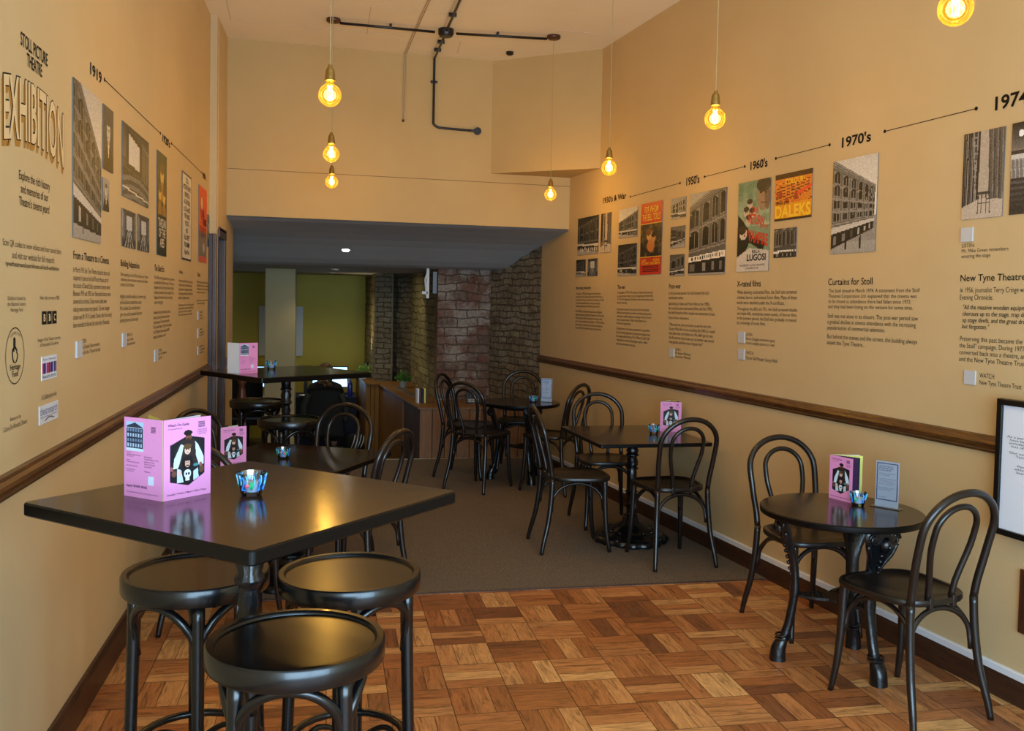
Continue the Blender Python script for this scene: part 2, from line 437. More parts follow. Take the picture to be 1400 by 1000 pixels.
_o = struct('ceiling_soffit', bm, 'soffit_paint', True); _o.data.set_sharp_from_angle(angle=.6)
bm = new(); box(bm, (-1.0, 14.0, .8), (3.1, .2, 2.6)); struct('wall_back', bm, 'olive_paint')
bm = new(); box(bm, (-2.6, 11.3, .8), (.2, 5.6, 2.6)); box(bm, (-1.8, 8.66, .8), (1.5, .1, 2.8)); struct('wall_back_left', bm, 'olive_paint')
bm = new(); box(bm, (-.56, 11.5, .79), (.345, .42, 2.3), bev=.006); struct('wall_column', bm, 'column_paint')
# brick runs
uvwall('wall_brick_right', RX(9.06), 9.06, 1.735, 10.02, -.02, 2.19, 'brick_grey', side=1, wob=.012, seed=1)
uvwall('wall_brick_pier', 1.735, 10.02, 1.15, 9.95, -.02, 2.1, 'brick_red', side=1, wob=.010, seed=2)
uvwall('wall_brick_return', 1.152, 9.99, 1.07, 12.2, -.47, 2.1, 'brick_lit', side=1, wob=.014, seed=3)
uvwall('wall_brick_recess', 1.07, 12.2, .823, 12.75, -.47, 2.1, 'brick_grey', side=1, wob=.02, seed=4)
uvwall('wall_brick_buttress', .823, 12.4, .603, 12.38, -.47, 2.1, 'brick_grey', side=1, wob=.014, seed=5)
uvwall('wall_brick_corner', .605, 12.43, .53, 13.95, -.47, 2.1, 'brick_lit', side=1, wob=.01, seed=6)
bm = new(); box(bm, (.83, 12.58, .9), (.02, .36, 2.5)); box(bm, (2.0, 11.6, .8), (1.5, 2.6, 2.6)); struct('wall_brick_core', bm, 'brick_grey')
# shop front behind the camera
bm = new(); box(bm, (1, YF - .05, .2), (4.6, .1, .4)); box(bm, (1, YF - .05, 3.35), (4.6, .1, .8)); box(bm, (-.85, YF - .05, 1.9), (.16, .1, 3)); box(bm, (3.25, YF - .05, 1.9), (.16, .1, 3)); box(bm, (1.1, YF - .05, 1.7), (.08, .1, 2.6))
struct('wall_front', bm, 'door_wood')
# chair rails and skirtings
def railprof():
    return [(0, 0), (.012, .002), (.016, .012), (.024, .018), (.03, .030), (.034, .042), (.030, .052), (.018, .060), (.014, .070), (0, .074)]
def rail(name, p0, p1, nrm, z0, prof, mat):
    bm = new(); p0 = Vector(p0); p1 = Vector(p1); n = Vector(nrm)
    A = [bm.verts.new((p0.x + n.x * a_, p0.y + n.y * a_, z0 + b_)) for a_, b_ in prof]; B = [bm.verts.new((p1.x + n.x * a_, p1.y + n.y * a_, z0 + b_)) for a_, b_ in prof]
    for k in range(len(prof) - 1): bm.faces.new((A[k], A[k + 1], B[k + 1], B[k]))
    bm.faces.new(A); bm.faces.new(B); bm.faces.new((A[-1], A[0], B[0], B[-1]))
    bmesh.ops.recalc_face_normals(bm, faces=bm.faces[:])
    return struct(name, bm, mat)
nR = Vector((-RD.y, RD.x, 0))
def RW(y): return (RX(y), y, 0)
rail('trim_left_rail', (XL, YF, 0), (XL, 7.54, 0), (1, 0, 0), 1.003, railprof(), 'rail_wood')
rail('trim_right_rail', RW(YF), RW(9.06), nR, 1.003, railprof(), 'rail_wood')
rail('trim_pier_rail', (-.85, 8.16, 0), (-.85, 8.72, 0), (1, 0, 0), 1.003, railprof(), 'rail_wood')
skp = [(0, 0), (.02, 0), (.02, .085), (.014, .1), (0, .104)]
skl = [(0, 0), (.022, 0), (.022, .11), (.012, .128), (0, .130)]
rail('baseboard_left', (XL, YF, 0), (XL, 7.54, 0), (1, 0, 0), 0, skl, 'base_wood')
rail('baseboard_right', RW(YF), RW(9.0), nR, 0, skp, 'base_wood')
rail('trim_right_bead', RW(YF), RW(9.0), nR, .104, [(0, 0), (.016, 0), (.016, .026), (.01, .03), (0, .03)], 'skirt_white')
# door and frame in the left recess
bm = new(); box(bm, (-.905, 7.665, 1.04), (.075, .085, 2.08), bev=.006); box(bm, (-.90, 8.08, 1.04), (.11, .07, 2.08), bev=.006); box(bm, (-.893, 7.87, 2.10), (.1, .5, .075), bev=.006)
box(bm, (-.865, 7.645, 1.04), (.02, .05, 2.06), bev=.004); box(bm, (-.868, 7.87, 2.13), (.05, .5, .03), bev=.004)
box(bm, (-.885, 7.505, 1.04), (.062, .05, 2.08), bev=.008); box(bm, (-.875, 7.49, 1.04), (.016, .03, 2.08), bev=.004); struct('trim_door_frame', bm, 'door_wood')
d1 = thing('door_1', None, None, (-.93, 7.88, 0)); d1['kind'] = 'structure'
bm = new(); box(bm, (0, 0, 1.03), (.04, .34, 2.04), bev=.004)
for z in (.45, 1.5): box(bm, (.022, 0, z), (.012, .2, .7), bev=.005)
finish('door_leaf', bm, 'door_wood', d1)
bm = new(); box(bm, (.03, -.12, 1.62), (.012, .03, .26)); finish('hinge_plate', bm, 'steel', d1)

# ------------------------------------------------------------------ chairs
def hoop(w0, w1, top, z0=.47, y0=.045, yt=-.055, n=26):
    """bent hoop: posts at seat (half width w0), widest w1, then a round top."""
    pts = []
    zs = [z0, z0 + .07, z0 + .15, z0 + .22]
    ws = [w0, w0 + (w1 - w0) * .16, w0 + (w1 - w0) * .62, w1 * .985]
    H = top - (z0 + .29)
    L = []
    for z, w in zip(zs, ws): L.append((w, z))
    for k in range(7):
        a_ = PI / 2 * k / 6
        L.append((w1 * cos(a_), z0 + .29 + H * sin(a_)))
    def yy(z):
        u = (z - z0) / (top - z0); return y0 + (yt - y0) * (u ** 1.25)
    R_ = [(x, yy(z), z) for x, z in L]; Lf = [(-x, y, z) for x, y, z in reversed(R_[:-1])]
    return R_ + Lf
def make_chair():
    t = thing('bentwood_chair', 'x', 'chair')
    # seat: rounded trapezoid with a raised rim and sunk panel
    def outline(s, dz, n=40):
        out = []
        for k in range(n):
            a_ = 2 * PI * k / n; c_, s_ = cos(a_), sin(a_)
            e = .62
            x = abs(c_) ** e * (1 if c_ > 0 else -1) * .205; y = abs(s_) ** e * (1 if s_ > 0 else -1) * .205
            x *= 1 + .10 * (y / .205)
            out.append((x * s, .245 + y * s, dz))
        return out
    bm = new(); rings = []
    for s, z in ((.90, .455), (.985, .457), (1.0, .463), (1.0, .476), (.985, .482), (.90, .484), (.875, .480), (.86, .4775), (.4, .4765)):
        rings.append([bm.verts.new(p) for p in outline(s, z)])
    for A, B in zip(rings, rings[1:]):
        for k in range(40): bm.faces.new((A[k], A[(k + 1) % 40], B[(k + 1) % 40], B[k]))
    bm.faces.new(list(reversed(rings[0]))); bm.faces.new(rings[-1])
    finish('seat', bm, 'bentwood_seat', t, True, 50)
    bm = new(); P = hoop(.168, .187, .915); tube(bm, P, .0155, 9, sub=2); finish('outer_hoop', bm, 'bentwood', t, True)
    bm = new(); P = hoop(.062, .105, .858, z0=.475, y0=.062, yt=-.03); tube(bm, P, .0125, 9, sub=2)
    for x in (-.062, .062): box(bm, (x, .05, .468), (.02, .02, .045), bev=.003)
    finish('inner_hoop', bm, 'bentwood', t, True)
    for sx in (-1, 1):
        bm = new(); tube(bm, [(sx * .168, .045, .475), (sx * .172, .04, .36), (sx * .182, .02, .2), (sx * .198, -.012, .07), (sx * .205, -.025, 0)], [.0165, .0165, .016, .0145, .012], 9, sub=3)
        finish('leg', bm, 'bentwood', t, True)
        bm = new(); tube(bm, [(sx * .165, .39, .458), (sx * .167, .393, .40), (sx * .17, .396, .28), (sx * .178, .408, .12), (sx * .188, .428, 0)], [.0205, .0195, .0175, .015, .012], 9, sub=3)
        finish('leg', bm, 'bentwood', t, True)
    # arched braces between neighbouring legs
    def arch(p, q, inset):
        p, q = Vector(p), Vector(q); m = (p + q) / 2; d = q - p
        L = []
        for k in range(13):
            a_ = PI * k / 12; u = .5 - .5 * cos(a_) * (1 - .0)
            zz = .285 + .155 * sin(a_) ** .8 if 0 < k < 12 else .265
            pt = p + d * u
            L.append((pt.x + inset[0] * sin(a_), pt.y + inset[1] * sin(a_), zz))
        return L
    FL, FR, BL, BR = (-.160, .385, 0), (.160, .385, 0), (-.163, .045, 0), (.163, .045, 0)
    for a_, b_, ins in ((BL, BR, (0, .02)), (FL, FR, (0, -.02)), (BL, FL, (.02, 0)), (BR, FR, (-.02, 0))):
        bm = new(); tube(bm, arch(a_, b_, ins), .0095, 8, sub=2, flat=1.25); finish('brace', bm, 'bentwood', t, True)
    return t
CH = make_chair()
GR, GM, GF, GL = 'bentwood chairs at the round table on the parquet', 'bentwood chairs at the square table by the right wall', 'bentwood chairs at the far round table', 'bentwood chairs at the left-hand low table'
chairs = [
 (2.36, 3.12, -.22, .975, 'dark bentwood hoop-back chair nearest the camera at right beside the black-framed notice', GR),
 (2.344, 4.454, .057, -.998, 'dark bentwood chair facing the camera on the far side of the right-hand round table', GR),
 (2.131, 5.253, -.10, .995, 'dark bentwood chair at the carpet edge, back to camera, before the square wall-side table', GM),
 (1.361, 5.856, 1, .0, 'dark bentwood chair seen side-on at the left end of the square table, seat facing right', GM),
 (1.99, 6.664, -.03, -1, 'dark bentwood chair tucked behind the square table, facing the camera', GM),
 (2.045, 7.49, -.72, .69, 'dark bentwood chair by the right wall, hoop behind the rear chair of the square table', GF),
 (1.137, 7.648, .69, .72, 'dark bentwood chair, back to the camera, at front left of the far round table', GF),
 (1.07, 8.475, .865, -.5, 'dark bentwood chair seen side-on before the wooden panelling, leftmost at the far round table', GF),
 (1.87, 8.86, -.3, -.95, 'dark bentwood chair in the far corner against the brick wall, behind the small notice', GF),
 (.10, 5.96, -.464, -.886, 'dark bentwood chair facing the camera behind the left-hand low table, mirrored in its top', GL),
 (.335, 4.86, -.83, .55, 'dark bentwood chair at the left-hand low table, right end, facing left', GL),
 (-.735, 5.70, .75, -.66, 'dark bentwood chair squeezed against the left wall behind the open programme', GL),
 (-.57, 4.45, .42, .9, 'dark bentwood chair mostly hidden behind the pink programme, back to the camera at left', GL),
]
for i, (x, y, hx, hy, lab, grp) in enumerate(chairs):
    rz = math.atan2(-hx, hy)
    if i == 0: CH.location = (x, y, 0); CH.rotation_euler = (0, 0, rz); CH['label'] = lab; CH['group'] = grp
    else: dup(CH, (x, y, .005 if y > 5 else 0), rz, lab, grp)

# ------------------------------------------------------------------ bar stools
def make_stool():
    t = thing('bar_stool', 'x', 'stool'); r = .208; h = .80
    bm = new(); lathe(bm, [(r - .03, h - .052), (r - .004, h - .052), (r, h - .046), (r, h - .006), (r - .004, h), (r - .018, h), (r - .024, h - .006), (r - .024, h - .03)], 48, cap=False); finish('seat_rim', bm, 'stool_black', t, True, 45)
    bm = new(); lathe(bm, [(0, h - .03), (r - .022, h - .03), (r - .022, h - .009), (r * .5, h - .0095), (0, h - .0095)], 48, cap=False); finish('seat_panel', bm, 'stool_panel', t, True, 45)
    for k in range(4):
        a_ = PI / 4 + k * PI / 2; c_, s_ = cos(a_), sin(a_)
        bm = new(); tube(bm, [(c_ * .168, s_ * .168, h - .05), (c_ * .172, s_ * .172, .55), (c_ * .182, s_ * .182, .25), (c_ * .197, s_ * .197, 0)], [.0195, .0185, .017, .0145], 10, sub=3)
        finish('leg', bm, 'stool_black', t, True)
        b_ = a_ + PI / 2
        p, q = Vector((c_ * .162, s_ * .162, 0)), Vector((cos(b_) * .162, sin(b_) * .162, 0)); m = (p + q) / 2; n_ = m.normalized()
        L = []
        for j in range(13):
            g = PI * j / 12; pt = p + (q - p) * (.5 - .5 * cos(g)); pt = pt + n_ * .048 * sin(g)
            L.append((pt.x, pt.y, h - .205 + .142 * sin(g) ** .75 if 0 < j < 12 else h - .235))
        bm = new(); tube(bm, L, .0125, 9, sub=2); finish('brace', bm, 'stool_black', t, True)
    bm = new(); tube(bm, [(cos(2 * PI * k / 24) * .166, sin(2 * PI * k / 24) * .166, .30) for k in range(24)], .0115, 9, closed=True); finish('foot_ring', bm, 'stool_black', t, True)
    bm = new()
    for k in range(4):
        a_ = PI / 4 + k * PI / 2; b_ = a_ + PI / 2
        p, q = Vector((cos(a_) * .168, sin(a_) * .168, 0)), Vector((cos(b_) * .168, sin(b_) * .168, 0)); n_ = ((p + q) / 2).normalized()
        tube(bm, [((p + (q - p) * (j / 8) + n_ * .035 * sin(PI * j / 8)).x, (p + (q - p) * (j / 8) + n_ * .035 * sin(PI * j / 8)).y, .20 + .075 * sin(PI * j / 8)) for j in range(9)], .009, 8, sub=2)
    finish('lower_brace', bm, 'stool_black', t, True)
    return t
ST = make_stool()
stools = [(-.37, 2.81, math.radians(-36), 'black bentwood bar stool under the left corner of the near high table, beside the wall'),
          (.07, 2.745, math.radians(-55), 'black bentwood bar stool at the right of the near high table, catching golden light'),
          (-.066, 2.215, math.radians(-4), 'black bentwood bar stool closest to the camera, in front of the high table corner'),
          (-.53, 7.385, .1, 'black bar stool behind the far high table, beside the door frame'),
          (-.243, 6.26, .5, 'black bar stool in front of the far high table, its seat below the table edge')]
for i, (x, y, rz, lab) in enumerate(stools):
    g = 'bar stools round the near high table' if i < 3 else 'bar stools at the far high table'
    if i == 0: ST.location = (x, y, 0); ST.rotation_euler = (0, 0, rz); ST['label'] = lab; ST['group'] = g
    else: dup(ST, (x, y, 0.005 if y > 5 else 0), rz, lab, g)

# ------------------------------------------------------------------ tables
def rtop(w, d, h, th, r=.016, n=6):
    pts = []
    for cx, cy, a0 in ((w / 2 - r, d / 2 - r, 0), (-w / 2 + r, d / 2 - r, 90), (-w / 2 + r, -d / 2 + r, 180), (w / 2 - r, -d / 2 + r, 270)):
        for k in range(n + 1):
            a_ = math.radians(a0 + 90 * k / n); pts.append((cx + r * cos(a_), cy + r * sin(a_), a_))
    bm = new(); rings = []
    for off, z in ((.004, h - th), (0, h - th + .004), (0, h - .004), (.004, h)):
        rings.append([bm.verts.new((x - off * cos(a_), y - off * sin(a_), z)) for x, y, a_ in pts])
    N = len(pts)
    for A, B in zip(rings, rings[1:]):
        for k in range(N): bm.faces.new((A[k], A[(k + 1) % N], B[(k + 1) % N], B[k])).material_index = 1
    bm.faces.new(list(reversed(rings[0]))).material_index = 1; bm.faces.new(rings[-1]).material_index = 0
    return bm
def column(bm, z0, z1, r=.034):
    """fluted cast column with rings and leafy collars."""
    H = z1 - z0
    P = [(r * 1.5, 0), (r * 1.5, .02), (r * 1.1, .035), (r * 1.35, .05), (r * .95, .07)]
    for a_ in (.18, .34):
        P += [(r * .9, a_ - .05), (r * 1.25, a_ - .03), (r * 1.0, a_ - .015), (r * 1.35, a_), (r * .95, a_ + .02)]
    u = .42
    while u < .78: P.append((r * (1.0 - .12 * ((u - .42) / .36)), u)); u += .06
    P += [(r * .84, .62), (r * 1.3, .63), (r * 1.3, .64), (r * .9, .65), (r * 1.18, .68), (r * 1.1, .74), (r * .85, .775)]
    P.sort(key=lambda p: p[1])
    P += [(r * 1.0, .79), (r * 1.3, .80), (r * 1.3, .812), (r * 1.0, .825), (r * 1.25, .86), (r * .95, .90), (r * 1.3, .905), (r * 1.3, .915), (r * 1.05, .925), (r * 1.15, 1.0)]
    prof = [(a_, z0 + b_ * H) for a_, b_ in P]
    lathe(bm, prof, 32, lobes=lambda i, a_: .13 * abs(sin(a_ * 5)) - .06)
def dome(bm, R):
    prof = [(R * .98, .0), (R, .012), (R * .96, .035), (R * .86, .05), (R * .80, .046), (R * .74, .062), (R * .62, .078), (R * .58, .074), (R * .48, .095), (R * .34, .112), (R * .32, .106), (R * .24, .13), (R * .20, .165), (R * .14, .175)]
    lathe(bm, prof, 64, lobes=lambda i, a_: (.10 * abs(cos(a_ * 2)) ** .5 - .05 + .035 * sin(a_ * 16)) * max(0, 1 - i / 9))
    for k in range(16):
        a_ = 2 * PI * k / 16
        ball(bm, (cos(a_) * R * .88, sin(a_) * R * .88, .035), .017, (1.2, 1.2, 1), 6, 5)
    for k in range(12):
        a_ = 2 * PI * k / 12 + .2
        ball(bm, (cos(a_) * R * .64, sin(a_) * R * .64, .076), .014, (1.3, 1.3, .8), 6, 5)
def square_table(name, label, cat, x, y, rz, w, d, h, th, baseR, colr, grp=None, z=0):
    t = thing(name, label, cat, (x, y, z), rz, grp)
    finish('tabletop', rtop(w, d, h, th), ['top_wood', 'table_edge'], t, False)
    bm = new(); box(bm, (0, 0, h - th - .006), (.36, .05, .012)); box(bm, (0, 0, h - th - .006), (.05, .36, .012)); finish('top_bracket', bm, 'cast_iron', t)
    bm = new(); column(bm, .15, h - th - .012, colr); finish('pedestal', bm, 'cast_iron', t, True, 60)
    bm = new(); dome(bm, baseR); finish('base', bm, 'cast_iron', t, True, 60)
    return t
square_table('high_table', 'near high table with square dark walnut top and black edge, at front left', 'table', -.195, 2.488, math.radians(48.2), .752, .795, 1.08, .034, .25, .029, 'high tables')
square_table('high_table', 'far high table with dark top and cast column, in front of the back room', 'table', -.285, 6.66, math.radians(35), .88, .80, 1.08, .036, .25, .029, 'high tables', .005)
square_table('dining_table', 'low square dark-topped table just behind the near high table', 'table', -.196, 5.326, math.radians(62.4), .84, .86, .703, .03, .25, .05, 'square low tables', .0)
square_table('dining_table', 'square dark-topped table by the right wall on a lobed black iron base', 'table', 2.023, 5.955, math.radians(2.5), .762, .86, .72, .024, .245, .032, 'square low tables', .005)

def round_table(label, x, y, rz, R, h, z=0):
    t = thing('round_table', label, 'table', (x, y, z), rz, 'round tables on three iron legs')
    bm = new(); lathe(bm, [(R - .008, h - .03), (R - .002, h - .027), (R, h - .02), (R, h - .005), (R - .005, h), (0, h)], 64, cap=False)
    bmesh.ops.contextual_create(bm, geom=[e for e in bm.edges if e.is_boundary])
    for f in bm.faces: f.material_index = 0 if f.normal.z > .9 or f.calc_center_median().z > h - .002 else 1
    finish('tabletop', bm, ['top_wood', 'table_edge'], t, True, 40)
    bm = new(); tube(bm, [(cos(2 * PI * k / 30) * .215, sin(2 * PI * k / 30) * .215, h - .045) for k in range(30)], .014, 7, closed=True)
    for k in range(3):
        a_ = 2 * PI * k / 3; box(bm, (cos(a_) * .1, sin(a_) * .1, h - .04), (.22, .035, .018), rot=a_)
    finish('top_ring', bm, 'cast_iron', t, True, 50)
    for k in range(3):
        a_ = 2 * PI * k / 3; c_, s_ = cos(a_), sin(a_)
        leg = new()
        # (radius from axis, height, tangential half width, radial half thickness)
        prof = [(.245, h - .032, .085, .018), (.25, h - .07, .095, .022), (.24, h - .11, .080, .024), (.225, h - .16, .055, .020), (.208, h - .21, .040, .019), (.195, h - .27, .030, .019),
                (.19, h - .33, .026, .019), (.19, .33, .030, .021), (.192, .30, .027, .018), (.20, .24, .024, .019), (.212, .17, .022, .02), (.228, .11, .022, .021), (.243, .085, .030, .028), (.252, .06, .033, .033), (.256, .03, .034, .035), (.256, 0, .036, .037)]
        rings = []
        for r_, z_, tw, th_ in prof:
            ring = []
            for j in range(12):
                b_ = 2 * PI * j / 12; cc, ss = cos(b_), sin(b_)
                rad = r_ + th_ * abs(cc) ** .8 * (1 if cc > 0 else -1); tg = tw * abs(ss) ** .8 * (1 if ss > 0 else -1)
                ring.append(leg.verts.new((c_ * rad - s_ * tg, s_ * rad + c_ * tg, z_)))
            rings.append(ring)
        for A, B in zip(rings, rings[1:]):
            for j in range(12): leg.faces.new((A[j], B[j], B[(j + 1) % 12], A[(j + 1) % 12]))
        leg.faces.new(rings[0]); leg.faces.new(list(reversed(rings[-1])))
        bmesh.ops.recalc_face_normals(leg, faces=leg.faces[:])
        for z_ in (.10, .115): 
            tube(leg, [(c_ * (.235 + .032 * cos(g)) - s_ * .032 * sin(g), s_ * (.235 + .032 * cos(g)) + c_ * .032 * sin(g), z_) for g in [2 * PI * q / 10 for q in range(10)]], .005, 5, closed=True)
        lg = finish('leg', leg, 'cast_iron', t, True, 60)
        # scrolled bracket with a mask relief
        bm = new(); rr = .272
        def L(rad, tg, z_): return (c_ * rad - s_ * tg, s_ * rad + c_ * tg, z_)
        for sg in (-1, 1):
            sp = [L(rr - .01, sg * (.055 + .03 * cos(g) * (1 - g / 14)), h - .075 + .03 * sin(g) * (1 - g / 14)) for g in [q * .55 for q in range(16)]]
            tube(bm, sp, .0075, 6)
            tube(bm, [L(rr - .02, sg * .08, h - .10), L(rr - .03, sg * .06, h - .15), L(rr - .05, sg * .03, h - .20), L(rr - .06, sg * .012, h - .25)], [.009, .009, .008, .006], 6, sub=3)
            ball(bm, L(rr - .004, sg * .018, h - .085), .008, u=6, v=5)
        ball(bm, L(rr - .008, 0, h - .10), .030, (1, 1, 1.25), 10, 8); ball(bm, L(rr + .018, 0, h - .105), .009, (1, 1, 1.4), 6, 5)
        for q in range(7): ball(bm, L(.246 - q * .006, 0, h - .15 - q * .026), .011 - q * .0005, u=6, v=5)
        finish('scroll_bracket', bm, 'cast_iron', lg, True)
    # pierced stretcher plate
    bm = new(); prism(bm, [(cos(2 * PI * q / 24) * .075, sin(2 * PI * q / 24) * .075) for q in range(24)], .295, .307)
    for k in range(3):
        a_ = 2 * PI * k / 3; m_ = Matrix.Rotation(a_, 3, 'Z')
        pts = [m_ @ Vector(p) for p in ((.05, -.055, 0), (.10, -.05, 0), (.15, -.03, 0), (.185, -.014, 0), (.185, .014, 0), (.15, .03, 0), (.10, .05, 0), (.05, .055, 0))]
        prism(bm, [(p.x, p.y) for p in pts], .297, .309)
        for q in range(5):
            for sg in (-1, 0, 1): 
                p = m_ @ Vector((.07 + q * .022, sg * (.028 - q * .004), .311)); ball(bm, p, .006, u=6, v=4)
    finish('stretcher', bm, 'cast_iron', t, True, 40)
    return t
round_table('round dark table on ornate iron legs standing on the parquet at right', 2.262, 3.76, math.atan2(3.892 - 3.82, 2.079 - 2.3), .352, .703)
round_table('round dark table on ornate iron legs in the far carpeted corner by the brick wall', 1.69, 8.12, math.radians(-75), .36, .703, .005)

# ------------------------------------------------------------------ text and art helpers
def text_verts(lines, align='LEFT', spacing=1.0, off=0.0, shear=0.0):
    cu = bpy.data.curves.new('txt', 'FONT'); cu.body = '\n'.join(lines); cu.align_x = align; cu.resolution_u = 3; cu.space_line = spacing; cu.offset = off; cu.shear = shear; cu.fill_mode = 'FRONT'
    ob = bpy.data.objects.new('txt', cu); COL.objects.link(ob)
    dg = bpy.context.evaluated_depsgraph_get(); dg.update()
    me = bpy.data.meshes.new_from_object(ob.evaluated_get(dg)); bpy.data.objects.remove(ob)
    V = np.empty(len(me.vertices) * 3, np.float32); me.vertices.foreach_get('co', V); V = V.reshape(-1, 3).copy()
    F = [tuple(p.vertices) for p in me.polygons]; bpy.data.meshes.remove(me); bpy.data.curves.remove(cu)
    return V, F
def text_mesh(lines, u0, v0, u1, v1, align='LEFT', w=0.0015, warp=None, off=-0.006, spacing=1.0, bold=0, shear=0.0):
    """mesh lying in the u,v plane (local x,y), filling the box u0..u1, v0..v1 (v1 top)"""
    if isinstance(lines, str): lines = [lines]
    V, F = text_verts(lines, align, spacing, off + bold, shear)
    mn, mx = V.min(0), V.max(0)
    V[:, 0] = u0 + (V[:, 0] - mn[0]) / max(mx[0] - mn[0], 1e-6) * (u1 - u0)
    V[:, 1] = v0 + (V[:, 1] - mn[1]) / max(mx[1] - mn[1], 1e-6) * (v1 - v0)
    V[:, 2] = w
    if warp: V[:, 1] += warp((V[:, 0] - u0) / (u1 - u0))
    me = bpy.data.meshes.new('lettering'); me.from_pydata(V.tolist(), [], F); me.update()
    return me
def text_obj(name, parent, lines, box_, mat='ink', **kw):
    me = text_mesh(lines, box_[0], box_[1], box_[2], box_[3], **kw); me.materials.append(MAT[mat]); me.name = name
    return link(bpy.data.objects.new(name, me), parent)

class Cv:
    def __init__(s, w, h, bg):
        s.w, s.h = w, h; s.a = np.ones((h, w, 3)) * np.array(bg) / 255.
        s.X, s.Y = np.meshgrid((np.arange(w) + .5) / w, (np.arange(h) + .5) / h); s.r = np.random.RandomState(w * 7 + h)
    def put(s, m, col, al=1.):
        s.a[m] = s.a[m] * (1 - al) + np.array(col) / 255. * al
    def rect(s, x0, y0, x1, y1, col, al=1.): s.put((s.X >= x0) & (s.X <= x1) & (s.Y >= y0) & (s.Y <= y1), col, al)
    def ell(s, cx, cy, rx, ry, col, al=1.): s.put(((s.X - cx) / rx) ** 2 + ((s.Y - cy) / ry) ** 2 <= 1, col, al)
    def poly(s, P, col, al=1.):
        m = np.zeros((s.h, s.w), bool); n = len(P)
        for i in range(n):
            x0, y0 = P[i]; x1, y1 = P[(i + 1) % n]
            if y0 == y1: continue
            c = ((s.Y >= min(y0, y1)) & (s.Y < max(y0, y1))) & (s.X < x0 + (s.Y - y0) * (x1 - x0) / (y1 - y0))
            m ^= c
        s.put(m, col, al)
    def line(s, x0, y0, x1, y1, wd, col, al=1.):
        dx, dy = x1 - x0, y1 - y0; L = dx * dx + dy * dy + 1e-9
        u = np.clip(((s.X - x0) * dx + (s.Y - y0) * dy) / L, 0, 1)
        s.put((s.X - x0 - u * dx) ** 2 + (s.Y - y0 - u * dy) ** 2 <= wd * wd, col, al)
    def vgrad(s, y0, y1, c0, c1, al=1.):
        m = (s.Y >= y0) & (s.Y <= y1); u = ((s.Y - y0) / (y1 - y0))[m][:, None]
        s.a[m] = s.a[m] * (1 - al) + (np.array(c0) * (1 - u) + np.array(c1) * u) / 255. * al
    def grain(s, k):
        s.a = np.clip(s.a + s.r.normal(0, k, (s.h, s.w, 1)), 0, 1)
def art_mesh(cv, W, H, th=.004, border=None):
    """front carries the art, a thin board behind it gives it depth"""
    w, h = cv.w, cv.h
    lin_ = np.where(cv.a <= .04045, cv.a / 12.92, ((cv.a + .055) / 1.055) ** 2.4)
    xs = np.linspace(0, W, w + 1); ys = np.linspace(H, 0, h + 1)
    V = np.zeros((h + 1, w + 1, 3)); V[:, :, 0] = xs[None, :]; V[:, :, 1] = ys[:, None]; V[:, :, 2] = th
    idx = np.arange((h + 1) * (w + 1)).reshape(h + 1, w + 1)
    Q = np.stack([idx[1:, :-1], idx[1:, 1:], idx[:-1, 1:], idx[:-1, :-1]], -1).reshape(-1, 4)
    n0 = (h + 1) * (w + 1)
    back = [(0, 0, 0), (W, 0, 0), (W, H, 0), (0, H, 0)]
    c = [idx[-1, 0], idx[-1, -1], idx[0, -1], idx[0, 0]]
    F = Q.tolist() + [[n0 + 3, n0 + 2, n0 + 1, n0]] + [[int(c[k]), n0 + k, n0 + (k + 1) % 4, int(c[(k + 1) % 4])] for k in range(4)]
    me = bpy.data.meshes.new('print'); me.from_pydata(V.reshape(-1, 3).tolist() + back, [], F); me.update()
    at = me.attributes.new('art', 'FLOAT_COLOR', 'FACE'); data = np.ones((len(F), 4), np.float32); data[:, :3] = .12
    data[:w * h, :3] = lin_.reshape(-1, 3)
    at.data.foreach_set('color', data.reshape(-1)); me.materials.append(MAT['print_art'])
    return me
def wall_matrix(side, s, z, off=.001):
    if side == 'R':
        u = -RD; n = nR; p = RP + RD * s + Vector((0, 0, z)) + n * off
    else:
        u = Vector((0, 1, 0)); n = Vector((1, 0, 0)); p = Vector((XL + off, s, z))
    v = Vector((0, 0, 1))
    return Matrix(((u.x, v.x, n.x, p.x), (u.y, v.y, n.y, p.y), (u.z, v.z, n.z, p.z), (0, 0, 0, 1)))

